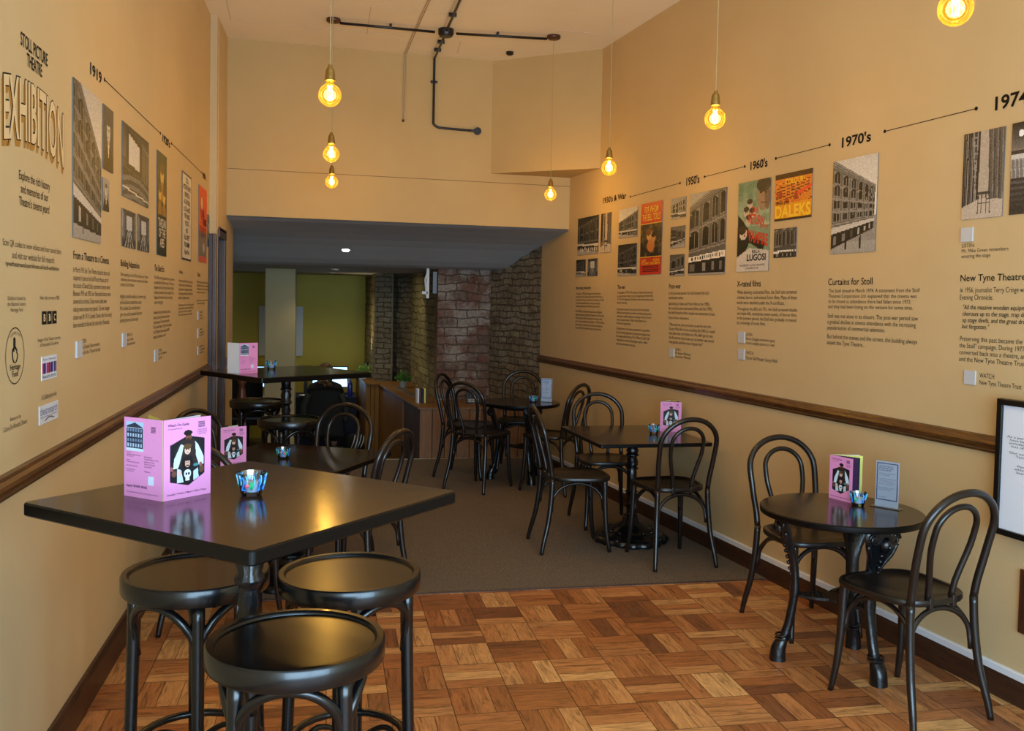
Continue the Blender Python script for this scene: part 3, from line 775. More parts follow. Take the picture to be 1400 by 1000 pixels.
# ---- pictures painted from scratch
def facade(w, h, seed, tint=(1, .97, .93), quad=((.0, .05), (1.0, .30), (1.0, .70), (.0, .92)), floors=4, bays=7, sky=220, tone=95, sign=False, people=2):
    c = Cv(w, h, (sky, sky, sky)); r = random.Random(seed)
    c.vgrad(0, .6, (sky - 25,) * 3, (sky,) * 3)
    def P(u, v):
        u = u ** 1.0; (x0, y0), (x1, y1), (x2, y2), (x3, y3) = quad
        k = 1.6 if abs(y0 - y3) > abs(y1 - y2) else .65
        uu = 1 - (1 - u) ** k if k > 1 else u ** .65
        a_ = (x0 + (x1 - x0) * uu, y0 + (y1 - y0) * uu); b_ = (x3 + (x2 - x3) * uu, y3 + (y2 - y3) * uu)
        return (a_[0] + (b_[0] - a_[0]) * v, a_[1] + (b_[1] - a_[1]) * v)
    q = lambda u0, v0, u1, v1: [P(u0, v0), P(u1, v0), P(u1, v1), P(u0, v1)]
    c.poly([(0, .9), (1, .62), (1, 1), (0, 1)], (150,) * 3); c.rect(0, .88, 1, 1, (165,) * 3)
    c.poly(q(0, 0, 1, 1), (tone,) * 3)
    for k in range(3): c.poly(q(0, .01 + k * .03, 1, .022 + k * .03), (tone + 60 - k * 15,) * 3)
    for f in range(floors):
        v0 = .13 + f * .60 / floors; v1 = v0 + .44 / floors
        c.poly(q(0, v1 + .03, 1, v1 + .05), (tone + 45,) * 3)
        for b in range(bays):
            u0 = .03 + b / bays; u1 = u0 + .62 / bays
            c.poly(q(u0 - .012, v0 - .02, u1 + .012, v1 + .015), (tone + 38,) * 3)
            c.poly(q(u0, v0 + .02, u1, v1), (28 + r.randint(0, 30),) * 3)
            m = P((u0 + u1) / 2, v0 + .02); e = P(u1, v0 + .02); rx = max(abs(e[0] - m[0]), .008)
            if f < 2: c.ell(m[0], m[1], rx, .035, (36,) * 3)
            c.poly(q((u0 + u1) / 2 - .004, v0, (u0 + u1) / 2 + .004, v1), (tone + 50,) * 3)
    c.poly(q(0, .76, 1, .835), (235 if sign else 200,) * 3); c.poly(q(0, .835, 1, 1), (38,) * 3)
    for b in range(bays): 
        u0 = .04 + b / bays; c.poly(q(u0, .87, u0 + .3 / bays, .97), (130 + r.randint(-60, 70),) * 3)
    if sign:
        for b in range(16): c.poly(q(.06 + b * .055, .775, .085 + b * .055, .815), (60,) * 3)
    for k in range(people):
        x = .3 + .35 * k + r.uniform(-.05, .05); y = .93 + r.uniform(-.02, .01)
        c.rect(x - .015, y - .09, x + .015, y + .03, (34,) * 3); c.ell(x, y - .10, .014, .018, (70,) * 3)
    c.grain(.03); c.a = np.clip(c.a, .02, 1) ** 1.08 * np.array(tint); c.a = np.clip(c.a, 0, 1); return c
def portrait(w, h, seed, bg=60, tint=(1, .96, .9), suit=24, tall=False):
    c = Cv(w, h, (bg,) * 3); c.vgrad(0, 1, (bg + 22,) * 3, (bg - 15,) * 3)
    cy = .36 if not tall else .34
    c.ell(.5, 1.02, .46, .46, (suit,) * 3); c.poly([(.42, .58), (.58, .58), (.53, .8), (.47, .8)], (205,) * 3)
    c.ell(.5, cy + .02, .17, .19, (186,) * 3); c.ell(.5, cy - .13, .17, .07, (70,) * 3); c.rect(.43, cy + .15, .57, .60, (165,) * 3)
    c.ell(.43, cy, .03, .012, (60,) * 3); c.ell(.57, cy, .03, .012, (60,) * 3); c.rect(.45, cy + .10, .55, cy + .12, (90,) * 3); c.poly([(.48, cy), (.52, cy), (.53, cy + .07), (.47, cy + .07)], (150,) * 3)
    c.grain(.03); c.a = np.clip(c.a * np.array(tint), 0, 1); return c
def auditorium(w, h, seed):
    c = Cv(w, h, (70, 66, 60)); c.vgrad(0, .45, (60, 56, 50), (96, 90, 82))
    c.poly([(.12, .03), (.72, .15), (.72, .62), (.12, .58)], (46, 42, 38)); c.poly([(.22, .10), (.62, .20), (.62, .54), (.22, .52)], (206, 200, 190))
    c.poly([(.72, .1), (1, .2), (1, .75), (.72, .62)], (110, 104, 96))
    for k in range(6): c.line(.75 + k * .045, .15 + k * .02, .75 + k * .045, .62 + k * .02, .012, (60, 55, 50))
    c.poly([(0, .60), (1, .70), (1, 1), (0, .95)], (44, 40, 36))
    for k in range(7): c.ell(.45, 1.0 + .02 * k, .75 - k * .06, .34 - k * .045, (120 if k % 2 == 0 else 46,) * 3, .8)
    c.line(.0, .86, .95, .93, .012, (210, 200, 180)); c.grain(.03); return c
def hall(w, h, seed):
    c = Cv(w, h, (60,) * 3); r = random.Random(seed)
    c.poly([(.3, .15), (.7, .15), (.7, .55), (.3, .55)], (190,) * 3)
    for k in range(5):
        u = k / 5; c.poly([(0 + .06 * k, 0 + .06 * k), (.05 + .06 * k, .02 + .06 * k), (.05 + .06 * k, .7), (.06 * k, .8)], (150 - 20 * k,) * 3); c.poly([(1 - .06 * k, .06 * k), (.95 - .06 * k, .02 + .06 * k), (.95 - .06 * k, .7), (1 - .06 * k, .8)], (120 - 12 * k,) * 3)
    for k in range(9): c.line(.1 + k * .1, 1, .4 + k * .025, .55, .018, (190 if k % 2 else 40,) * 3)
    c.grain(.05); return c
def interior(w, h, seed):
    c = Cv(w, h, (46, 42, 40)); r = random.Random(seed)
    c.poly([(.42, 0), (.62, 0), (.66, .78), (.40, .80)], (176, 168, 158)); c.poly([(.62, 0), (1, 0), (1, .82), (.66, .78)], (92, 86, 80))
    for k in range(9): c.line(.64 + k * .04, 0, .68 + k * .038, .8, .010, (58 + (k % 3) * 34,) * 3)
    for k in range(8): c.line(.02 + k * .045, .02, .05 + k * .04, .86, .008, (90 + (k % 3) * 40,) * 3, .9)
    c.line(.25, .0, .36, .9, .012, (150,) * 3); c.line(.36, .0, .30, .9, .012, (140,) * 3)
    for k in range(9): c.line(.26 + .004 * k, .06 + k * .09, .36 - .004 * k, .07 + k * .09, .009, (140,) * 3)
    c.poly([(0, .86), (.4, .78), (1, .80), (1, 1), (0, 1)], (188, 180, 170))
    c.rect(.40, .70, .70, .73, (60,) * 3)
    for x in (.42, .50, .60, .68): c.line(x, .72, x + (x - .55) * .15, .94, .010, (66,) * 3)
    c.rect(.42, .82, .68, .835, (66,) * 3); c.grain(.03); c.a = np.clip(c.a * np.array((1, .96, .92)), 0, 1); return c
def stage(w, h, seed):
    c = Cv(w, h, (56, 50, 46)); c.vgrad(0, .3, (40, 36, 34), (120, 112, 104)); c.rect(0, .34, 1, .40, (200, 196, 190)); c.rect(0, .40, 1, .6, (120, 114, 108))
    for k in range(12): c.line(k / 12, .4, k / 12 + .03, .6, .01, (170,) * 3)
    for k in range(6): c.rect(0, .64 + k * .06, 1, .67 + k * .06, (80 - k * 6,) * 3)
    c.ell(.2, .12, .05, .04, (240,) * 3); c.grain(.03); return c
def poster_red(w, h):
    c = Cv(w, h, (196, 52, 30)); c.rect(0, .29, 1, .76, (42, 34, 28)); r = c.r
    for k in range(60):
        x, y = r.rand(), .30 + r.rand() * .44; c.ell(x, y, .04 + r.rand() * .07, .02 + r.rand() * .03, [(92, 74, 40), (60, 66, 48), (130, 92, 44), (34, 28, 24)][k % 4], .7)
    c.ell(.42, .45, .13, .075, (214, 160, 92)); c.ell(.50, .60, .17, .09, (200, 120, 56)); c.ell(.38, .41, .13, .05, (120, 70, 30)); c.ell(.62, .50, .10, .06, (196, 140, 84)); c.ell(.62, .455, .11, .03, (40, 28, 20))
    c.rect(0, .745, 1, .765, (226, 180, 60)); c.rect(0, .28, 1, .295, (226, 180, 60))
    for k in range(4): c.rect(.12, .885 + k * .024, .88, .892 + k * .024, (70, 20, 14))
    c.grain(.02); return c
def poster_green(w, h):
    c = Cv(w, h, (126, 148, 118)); c.vgrad(0, .5, (110, 138, 112), (168, 176, 146)); r = c.r
    for k in range(30): c.ell(r.rand(), r.rand() * .5, .08, .05, (88, 118, 92), .35)
    # a big brooding face, smaller figures, a falling dark cape
    c.ell(.80, .17, .20, .17, (150, 122, 96)); c.ell(.80, .06, .22, .08, (52, 46, 40)); c.ell(.72, .14, .035, .012, (40, 30, 26)); c.ell(.86, .15, .035, .012, (40, 30, 26)); c.rect(.72, .25, .88, .262, (96, 40, 34)); c.ell(.92, .2, .08, .14, (84, 66, 54), .6)
    for x, y in ((.38, .26), (.28, .34), (.46, .36), (.36, .43)): c.ell(x, y, .085, .055, (192, 178, 160)); c.ell(x, y - .035, .09, .03, (58, 46, 38)); c.ell(x - .02, y, .012, .006, (30, 24, 20)); c.ell(x + .03, y, .012, .006, (30, 24, 20))
    c.poly([(.02, .36), (.20, .44), (.50, .62), (.9, .70), (.8, .78), (.4, .68), (.25, .80), (.02, .9)], (22, 26, 26)); c.ell(.20, .575, .12, .07, (206, 192, 176)); c.ell(.16, .535, .13, .05, (60, 40, 30)); c.ell(.24, .60, .03, .01, (150, 50, 44))
    c.poly([(0, .84), (.4, .74), (1, .78), (1, 1), (0, 1)], (206, 196, 184)); c.grain(.02); return c
def poster_orange(w, h):
    c = Cv(w, h, (214, 124, 36)); c.rect(0, 0, 1, .10, (60, 30, 14)); r = c.r
    for k in range(70):
        x, y = r.rand(), .16 + r.rand() * .48; s = .02 + r.rand() * .05
        c.rect(x, y, x + s, y + s * .8, [(120, 40, 20), (226, 66, 30), (240, 170, 60), (70, 34, 20), (190, 90, 30)][k % 5], .85)
    for k in range(5): c.line(.05, .60 - k * .07, .95, .42 - k * .06, .008, (90, 30, 16))
    for x, y in ((.12, .35), (.30, .52), (.55, .42)): c.poly([(x, y), (x + .07, y), (x + .11, y + .16), (x - .04, y + .16)], (160, 50, 26)); 
    c.poly([(.6, .44), (1, .30), (1, .36), (.66, .50)], (232, 70, 40)); c.rect(0, .64, 1, 1, (226, 148, 30)); c.rect(0, .965, 1, 1, (40, 26, 14)); c.grain(.02); return c
def poster_film(w, h):
    c = Cv(w, h, (40, 44, 30)); c.vgrad(0, .6, (60, 70, 44), (30, 32, 22))
    for x, y, k in ((.5, .22, 1), (.28, .40, .8), (.72, .42, .85)): c.ell(x, y, .17 * k, .10 * k, (206, 164, 74)); c.ell(x, y - .07 * k, .19 * k, .06 * k, (96, 66, 26)); c.ell(x, y + .16, .24 * k, .10, (150, 108, 40))
    c.rect(0, .60, 1, 1, (34, 44, 30)); c.grain(.02); return c
def poster_bill(w, h):
    c = Cv(w, h, (214, 200, 178)); c.rect(.0, 0, 1, .012, (50, 40, 30)); c.rect(0, .988, 1, 1, (50, 40, 30)); c.rect(0, 0, .04, 1, (60, 48, 36)); c.rect(.96, 0, 1, 1, (60, 48, 36)); c.grain(.02); return c
def poster_mixed(w, h):
    c = Cv(w, h, (222, 84, 34)); c.ell(.35, .28, .22, .16, (176, 66, 30)); c.ell(.35, .22, .14, .08, (226, 170, 130)); c.rect(0, .60, 1, .92, (128, 112, 100))
    for k in range(8): c.rect(.05 + k * .12, .52, .11 + k * .12, .68, (96, 40, 26))
    c.ell(.6, .8, .16, .06, (170, 160, 150)); c.rect(0, .92, 1, 1, (204, 92, 60)); c.grain(.02); return c
def dark_facade(w, h, seed):
    c = facade(w, h, seed, tone=62, sky=60, people=0, quad=((0, .25), (1, .02), (1, .95), (0, .85)), floors=2, bays=6)
    for k in range(10): c.ell(.05 + k * .1, .88, .03, .06, (150 + (k % 3) * 30,) * 3)
    return c

def wall_print(side, name, label, cat, s0, s1, zt, zb, cv, group, texts=()):
    W, H = abs(s1 - s0), zt - zb
    me = art_mesh(cv, W, H); me.name = name
    o = link(bpy.data.objects.new(name, me)); o.matrix_world = wall_matrix(side, s0, zb, .0008)
    tag(o, label, cat, group)
    for nm, lines, b, mat, kw in texts:
        text_obj(nm, o, lines, (b[0] * W, (1 - b[3]) * H, b[2] * W, (1 - b[1]) * H), mat, w=.0052, **kw)
    return o
GP, GQ = 'prints mounted along the right wall timeline', 'prints mounted along the left wall timeline'
PH = 'framed_print'
LQ = ((0, .30), (1, .04), (1, .96), (0, .88))
wall_print('R', 'wall_photo', 'dark photo of a busy frontage, largest of the leftmost cluster on the right wall', 'photo print', 4.93, 4.46, 2.356, 2.028, dark_facade(56, 40, 3), GP)
wall_print('R', 'wall_photo', 'narrow dark photo of a hanging stage scene, second print along the right wall top row', 'photo print', 4.41, 4.2, 2.356, 2.028, interior(26, 42, 9), GP)
wall_print('R', 'wall_photo', 'small photo of an ornate doorway, lower left corner of the 1930s cluster', 'photo print', 4.95, 4.73, 1.987, 1.838, dark_facade(30, 20, 5), GP)
wall_print('R', 'wall_photo', 'small photo of a pale arch round a dark entrance, lower right in the 1930s cluster', 'photo print', 4.686, 4.465, 1.987, 1.838, hall(30, 20, 5), GP)
wall_print('R', 'wall_photo', 'photo of a roof and white canopy under pale sky, directly left of the red poster', 'photo print', 4.048, 3.704, 2.358, 2.128, facade(52, 36, 8, quad=((0, .45), (1, .12), (1, .95), (0, .86)), floors=2, bays=7, people=0), GP)
wall_print('R', 'wall_photo', 'dim street corner photo, below the canopy photo and left of the red poster', 'photo print', 4.048, 3.704, 2.075, 1.827, facade(52, 38, 12, sky=70, tone=60, quad=LQ, floors=3, bays=4), GP)
wall_print('R', 'wall_poster', 'red film poster with yellow title lettering over a dark painted couple', 'poster', 3.64, 3.287, 2.366, 1.827, poster_red(54, 84), GP, [
    ('poster_title', ['FOR WHOM', 'THE BELL TOLLS'], (.08, .05, .92, .25), 'yellow_ink', dict(align='CENTER', bold=.01, spacing=.8)),
    ('poster_credits', ['GARY           INGRID', 'COOPER  BERGMAN'], (.06, .785, .94, .865), 'yellow_ink', dict(align='CENTER', bold=.01, spacing=.8))])
wall_print('R', 'wall_photo', 'small faded building photo, top of the narrow column left of the big facade', 'photo print', 3.15, 2.935, 2.358, 2.211, facade(30, 22, 4, tone=120, sky=170, floors=2, bays=6, people=0, quad=LQ), GP)
wall_print('R', 'wall_photo', 'small dark corner house photo, middle of the narrow column left of the big facade', 'photo print', 3.15, 2.938, 2.157, 2.005, facade(30, 22, 6, tone=70, sky=130, floors=3, bays=3, people=0), GP)
wall_print('R', 'wall_photo', 'small shopfront photo, bottom of the narrow column left of the big facade', 'photo print', 3.15, 2.938, 1.958, 1.807, facade(30, 22, 7, tone=90, sky=110, floors=1, bays=3, people=0, quad=((0, .3), (1, .0), (1, .9), (0, .95))), GP)
wall_print('R', 'wall_photo', 'large photo of an arched facade with white canopy strip, under the 1950s heading', 'photo print', 2.877, 2.399, 2.362, 1.807, facade(78, 90, 2, tone=100, sky=190, floors=2, bays=4, sign=True, people=0, quad=((-.1, .18), (1.02, -.12), (1.02, .98), (-.1, .98))), GP)
wall_print('R', 'wall_poster', 'green and red horror film poster with slanted red title and a looming face', 'poster', 2.26, 1.908, 2.365, 1.815, poster_green(60, 92), GP, [
    ('poster_title', 'THE', (.46, .285, .66, .345), 'red_ink', dict(bold=.03, warp=lambda u: -u * .012)),
    ('poster_title', 'RETURN', (.36, .35, .84, .46), 'red_ink', dict(bold=.03, warp=lambda u: -u * .030)),
    ('poster_title', 'OF THE', (.72, .49, .97, .53), 'red_ink', dict(bold=.02, warp=lambda u: -u * .010)),
    ('poster_title', 'VAMPIRE', (.36, .53, .97, .66), 'red_ink', dict(bold=.03, warp=lambda u: -u * .042)),
    ('poster_star', 'BELA', (.50, .765, .74, .80), 'ink', dict(bold=.01)),
    ('poster_star', 'LUGOSI', (.34, .81, .92, .885), 'ink', dict(bold=.03)),
    ('poster_credits', ['Frieda INESCORT  Nina FOCH  Miles MANDER', 'A COLUMBIA PICTURE'], (.12, .92, .9, .975), 'ink', dict(align='CENTER'))])
wall_print('R', 'wall_poster', 'squarish orange film poster in hot colours with large yellow bottom lettering', 'poster', 1.86, 1.509, 2.367, 2.10, poster_orange(58, 46), GP, [
    ('poster_title', 'DALEKS', (.02, .68, .98, .95), 'yellow_ink', dict(bold=.035)),
    ('poster_heading', 'COLOUR!', (.28, .12, .80, .24), 'yellow_ink', dict(bold=.02)),
    ('poster_subtitle', 'DR WHO & THE', (.04, .60, .40, .665), 'ink', dict(bold=.02))])
wall_print('R', 'wall_photo', 'small photo of a cinema canopy sign beneath the orange poster', 'photo print', 1.857, 1.639, 2.054, 1.887, facade(36, 28, 14, tone=80, sky=60, floors=1, bays=5, sign=True, people=0, quad=((0, .05), (1, -.05), (1, 1), (0, 1))), GP)
wall_print('R', 'wall_photo', 'photo of a tall theatre with arched windows under the 1970s heading', 'photo print', 1.33, .983, 2.373, 1.887, facade(74, 100, 21, tone=104, sky=228, floors=4, bays=7, quad=((0, -.02), (.97, .32), (.95, .76), (0, .95))), GP)
wall_print('R', 'wall_photo', 'photo of a backstage corner with ladders, ropes and a stool, near the right edge', 'photo print', .431, .21, 2.37, 1.998, interior(60, 96, 3), GP)
wall_print('R', 'wall_photo', 'photo of stage machinery cut by the right edge of the picture', 'photo print', .174, -.06, 2.373, 1.999, stage(60, 96, 3), GP)

wall_print('L', 'wall_photo', 'tall photo of a theatre facade along a street, nearest print on the left wall', 'photo print', 3.613, 4.03, 2.376, 1.803, facade(80, 110, 31, tone=86, sky=215, floors=4, bays=6, tint=(1, .95, .88), quad=((-.2, -.25), (1.0, .42), (1.0, .95), (-.2, .90)), people=2), GQ)
wall_print('L', 'wall_photo', 'portrait photo of a bald man in a dark suit, beside the tall facade photo', 'photo print', 4.068, 4.245, 2.374, 2.113, portrait(36, 54, 1), GQ)
wall_print('L', 'wall_photo', 'small portrait photo of a man in collar and tie, below the bald man portrait', 'photo print', 4.06, 4.17, 2.076, 1.943, portrait(24, 30, 2, bg=130), GQ)
wall_print('L', 'wall_photo', 'large photo of an auditorium with a bright white screen, third column on the left wall', 'photo print', 4.425, 5.04, 2.372, 2.041, auditorium(84, 48, 1), GQ)
wall_print('L', 'wall_photo', 'photo of seat rows, left one of the pair under the auditorium photo', 'photo print', 4.42, 4.72, 1.985, 1.816, hall(44, 26, 4), GQ)
wall_print('L', 'wall_photo', 'photo of an aisle between seats, right one of the pair under the auditorium photo', 'photo print', 4.765, 5.06, 1.99, 1.816, hall(44, 26, 7), GQ)
wall_print('L', 'wall_poster', 'dark green film poster with golden figures and yellowish lettering on the left wall', 'poster', 5.278, 5.575, 2.377, 1.817, poster_film(40, 76), GQ, [('poster_title', ['TARZAN', 'OF THE', 'APES'], (.1, .64, .9, .92), 'pale_ink', dict(align='CENTER', bold=.02, spacing=.8))])
wall_print('L', 'wall_poster', 'cream letterpress playbill with black type on the left wall', 'poster', 6.145, 6.54, 2.383, 1.828, poster_bill(30, 50), GQ, [
    ('poster_text', ['STOLL', 'PICTURE THEATRE', 'NEWCASTLE', 'ALL THIS WEEK', 'at 2.30, 6 and 8.30', 'THE TALKING', 'PICTURE', 'ALSO', 'FULL VARIETY', 'PROGRAMME', 'Popular Prices'], (.12, .05, .88, .95), 'ink', dict(align='CENTER', bold=.012))])
wall_print('L', 'wall_poster', 'orange and grey film poster near the doorway, last big print on the left wall', 'poster', 6.911, 7.34, 2.386, 1.844, poster_mixed(40, 52), GQ, [('poster_title', ['ALL', 'TALKING'], (.45, .30, .96, .50), 'ink', dict(bold=.02, spacing=.8))])
wall_print('L', 'wall_photo', 'narrow brown photo strip right beside the door frame on the left wall', 'photo print', 7.395, 7.50, 2.219, 1.976, portrait(14, 30, 8, bg=90, tall=True), GQ)

# ---- timeline lines
def tline(side, a_, b_, label):
    (s0, z0), (s1, z1) = a_, b_; L = math.hypot(abs(s1 - s0), z1 - z0); ang = math.atan2(z1 - z0, abs(s1 - s0))
    bm = new(); box(bm, (L / 2, 0, .001), (L, .0032, .0012))
    for x in (0, L): 
        vs = bmesh.ops.create_cone(bm, cap_ends=True, segments=14, radius1=.0085, radius2=.0085, depth=.0014)['verts']; bmesh.ops.translate(bm, vec=(x, 0, .0012), verts=vs)
    o = finish('timeline_line', bm, 'ink'); m = wall_matrix(side, s0, z0, .0004); o.matrix_world = m @ Matrix.Rotation(ang, 4, 'Z')
    tag(o, label, 'wall line', 'timeline lines with dotted ends')
tline('R', (3.849, 2.445), (3.035, 2.459), 'thin black dotted-end line between the 1930s and 1950s headings')
tline('R', (2.694, 2.462), (2.202, 2.465), 'thin black dotted-end line between the 1950s and 1960s headings')
tline('R', (1.869, 2.468), (1.373, 2.471), 'thin black dotted-end line between the 1960s and 1970s headings')
tline('R', (.946, 2.471), (.374, 2.473), 'thin black dotted-end line between the 1970s and 1974 headings')
tline('L', (4.10, 2.477), (5.389, 2.481), 'thin black dotted-end line on the left wall between 1919 and the 1920s')
tline('L', (5.749, 2.486), (7.049, 2.488), 'thin black dotted-end line on the left wall between the 1920s and 1930s')

# ---- wall lettering: every section is a thing with a heading and paragraphs
def section(side, label, parts, cat='wall lettering', name='wall_lettering', group=None):
    s0 = parts[0][2][0]; z0 = parts[0][2][3]
    o = thing(name, label, cat, group=group); o.matrix_world = wall_matrix(side, s0, z0, .0002)
    for nm, lines, (a_, b_, zt, zb), kw in parts:
        kw = dict(kw); mat = kw.pop('mat', 'ink'); du = (s0 - a_) if side == 'R' else (a_ - s0); w_ = abs(b_ - a_)
        text_obj(nm, o, lines, (du, zb - z0, du + w_, zt - z0), mat, **kw)
    return o
B = dict(bold=.012); C = dict(align='CENTER'); N_ = {}
HEAD = 'timeline date headings'
for side, lab, txt, r in (('R', "black date heading reading 1930's & War, first on the right wall", "1930's & War", (4.384, 3.927, 2.491, 2.440)), ('R', "black date heading reading 1950's on the right wall", "1950's", (2.943, 2.76, 2.487, 2.428)),
        ('R', "black date heading reading 1960's on the right wall", "1960's", (2.137, 1.953, 2.487, 2.432)), ('R', "black date heading reading 1970's on the right wall", "1970's", (1.271, 1.045, 2.494, 2.438)),
        ('R', 'black date heading reading 1974 at the right edge of the photo', '1974', (.272, .105, 2.503, 2.443)), ('L', 'black date heading reading 1919 on the left wall', '1919', (3.868, 4.05, 2.492, 2.445)),
        ('L', "black date heading reading 1920's on the left wall", "1920's", (5.457, 5.70, 2.493, 2.448)), ('L', "black date heading reading 1930's on the left wall near the doorway", "1930's", (7.112, 7.30, 2.504, 2.458))):
    section(side, lab, [('date', txt, r, dict(bold=.03))], group=HEAD)
SEC = 'text sections under the timeline prints'
section('R', 'text section headed Booming Industry, first below the prints on the right wall', [('heading', 'Booming Industry', (4.949, 4.606, 1.750, 1.716), B),
    ('paragraph', ['Through the 1930s, Stoll enjoyed a boom business', 'and was the first Tyneside hall showing Sound Pictures.', 'It survived the Slump, and the war. In the winter of 1933', 'rival cinemas opened nearby, winning new people.', 'Takings dropped and prices followed by the Stoll.'], (4.946, 4.322, 1.696, 1.560), N_),
    ('paragraph', ['In the 1930s, the Stoll welcomed some prestigious', 'agencies including the Picture Corner, as well as music', 'variety. Artists could be expected to visit year after', 'year, and sets would rival the Empire. In 1937 the films,', 'also imported to the cinemas became too expensive', 'to book that Stoll the same thing as the old home.'], (4.946, 4.298, 1.539, 1.365), N_)], group=SEC)
section('R', 'text section headed The war, below the red poster', [('heading', 'The war', (4.051, 3.903, 1.753, 1.721), B),
    ('paragraph', ['In September 1939, all 40 cinemas in Newcastle closed due', 'to a government order. It was the beginning of World War', "II. The Stoll reopened in October, when most cinemas were", 'already returning.'], (4.052, 3.397, 1.702, 1.597), N_),
    ('paragraph', ['Like several venues in the city, the Stoll experienced', 'difficulties during the war with short-lived opening times', 'making for smaller audiences. Cinemas in the city centre', 'were among between 4.30pm and 6.45pm due to', 'local trams stop getting.'], (4.05, 3.425, 1.569, 1.431), N_),
    ('paragraph', ['During the war, the cinema continued to re-issue films', 'that had already appeared in the city. An exception was', 'the unexpected premiere of "For Whom the Bell Tolls"', '- the wartime romance filmed eight months - which', 'ran for several weeks once only.'], (4.052, 3.44, 1.415, 1.264), N_)], group=SEC)
section('R', 'text section headed Post-war with a quotation, below the arched facade photo', [('heading', 'Post-war', (3.158, 2.983, 1.752, 1.718), B),
    ('paragraph', ["In the post-war period, the Stoll became the city's", 'continental cinema.'], (3.159, 2.589, 1.698, 1.642), N_),
    ('paragraph', ["Specialising in Italian and French films in the 1950's,", "but receiving some international films until the 1970's,", 'the Stoll focused on films outside the mainstream circuit.'], (3.157, 2.507, 1.623, 1.536), N_),
    ('paragraph', 'Carys Rowe remembers:', (3.153, 2.85, 1.520, 1.495), N_),
    ('quotation', ['"Mam took me and my brother to see the very first', 'Doctor Who film. It was something like 1965 as I would', "have been nine, my brother six. We didn't get far into", 'the film and we had to take out my brother was scared.', 'I was gutted, and have never forgiven him!"'], (3.14, 2.501, 1.474, 1.321), dict(shear=.15))], group=SEC)
section('R', 'text section headed X-rated films, below the green horror poster', [('heading', 'X-rated films', (2.25, 1.985, 1.760, 1.722), B),
    ('paragraph', ['While showing continental films, the Stoll also screened', 'criminal, horror, and science fiction films. Many of these', 'works were classified under the X-certificate.'], (2.246, 1.62, 1.700, 1.614), N_),
    ('paragraph', ["Throughout the 60's and 70's, the Stoll screened double", 'and triple bills, sometimes entire weeks, of horror films.', 'In the postwar period, the Stoll also gradually increased', 'its screenings of erotic films.'], (2.239, 1.613, 1.597, 1.483), N_)], group=SEC)
section('R', 'text section headed Curtains for Stoll, below the corner theatre photo', [('heading', 'Curtains for Stoll', (1.345, .995, 1.758, 1.722), B),
    ('paragraph', ['The Stoll closed in March 1974. A statement from the Stoll', 'Theatres Corporation Ltd. explained that the cinema was', 'to be closed as attendance there had fallen since 1973', 'and they had been losing on the venture for some time.'], (1.34, .67, 1.702, 1.594), N_),
    ('paragraph', ['Stoll was not alone in its closure. The post-war period saw', 'a gradual decline in cinema attendance with the increasing', 'popularisation of commercial television.'], (1.341, .673, 1.571, 1.480), N_),
    ('paragraph', ['But behind the scenes and the screen, the building always', 'stayed the Tyne Theatre...'], (1.339, .673, 1.462, 1.400), N_)], group=SEC)
section('R', 'text section headed New Tyne Theatre, cut by the right edge of the photo', [('heading', 'New Tyne Theatre', (.424, .08, 1.758, 1.720), B),
    ('paragraph', ['In 1956, journalist Terry Cringe wrote in the', 'Evening Chronicle:'], (.423, -.018, 1.702, 1.642), N_),
    ('quotation', ['"All the massive wooden equipment, traps to lift', 'choruses up to the stage, trap doors to throw', 'up stage devils, and the great drums, are all', 'but forgotten."'], (.405, -.083, 1.627, 1.517), dict(bold=.008, shear=.15)),
    ('paragraph', ['Preserving this past became the focus of the "Save', 'the Stoll" campaign. During 1977 the building was', 'converted back into a theatre, and by volunteers,', 'and the New Tyne Theatre Trust was established.'], (.415, -.113, 1.490, 1.373), N_)], group=SEC)
section('L', 'text section headed From a Theatre to a Cinema on the left wall', [('heading', 'From a Theatre to a Cinema', (3.626, 4.18, 1.755, 1.725), B),
    ('paragraph', ['In March 1919, the Tyne Theatre closed its doors and', 'reopened in June as the Stoll Picture House, part of', "the circuit of Oswald Stoll, a prominent theatre owner.", 'Between 1919 and 1930, four Newcastle theatres were', 'converted to cinemas. Cheap movie tickets were', 'making movie venues very popular. The new manager', 'chosen was Mr. W. H. Lyndon Travers, who had recently', 'been wounded in the war but returned to Newcastle.'], (3.623, 4.235, 1.697, 1.474), N_)], group=SEC)
section('L', 'text section headed Building Adaptations on the left wall', [('heading', 'Building Adaptations', (4.41, 4.827, 1.755, 1.716), B),
    ('paragraph', ['Before opening as the Stoll Picture House, the Theatre', 'underwent some renovations overseen by the theatre', 'architect, Frank Matcham.'], (4.406, 5.048, 1.698, 1.634), N_),
    ('paragraph', ['Highlights included the addition of a screen on stage,', 'the Grand Saloon converted into a Louvre', "Mirror Garden Cafe, with stalls below in", 'green rows, and the occasional large dances', 'sporting charmers and a new organ.'], (4.397, 4.992, 1.600, 1.468), N_)], group=SEC)
section('L', 'text section headed The Silent Era on the left wall', [('heading', 'The Silent Era', (5.23, 5.525, 1.762, 1.728), B),
    ('paragraph', ['The 1920s were the golden silent years, and were', 'accompanied by full theatre organ. The film music', 'designed by the Stoll, Frederick Edward Godfrey', 'orchestra, conducted from the pit played Tarzan', 'Happiness, film dramas and their grand stage', 'were a roaring glory.'], (5.219, 5.877, 1.704, 1.546), N_),
    ('paragraph', ['In addition to films, the Stoll featured artists,', 'dancing, costume performers, and military', 'orchestra music. Favourites were the film', 'The Covered Wagon in 1924, with live tableaux,', 'the 1927 Ben-Hur show attracted 60,000,', 'longest, full audience on record.'], (5.204, 5.789, 1.515, 1.360), N_)], group=SEC)
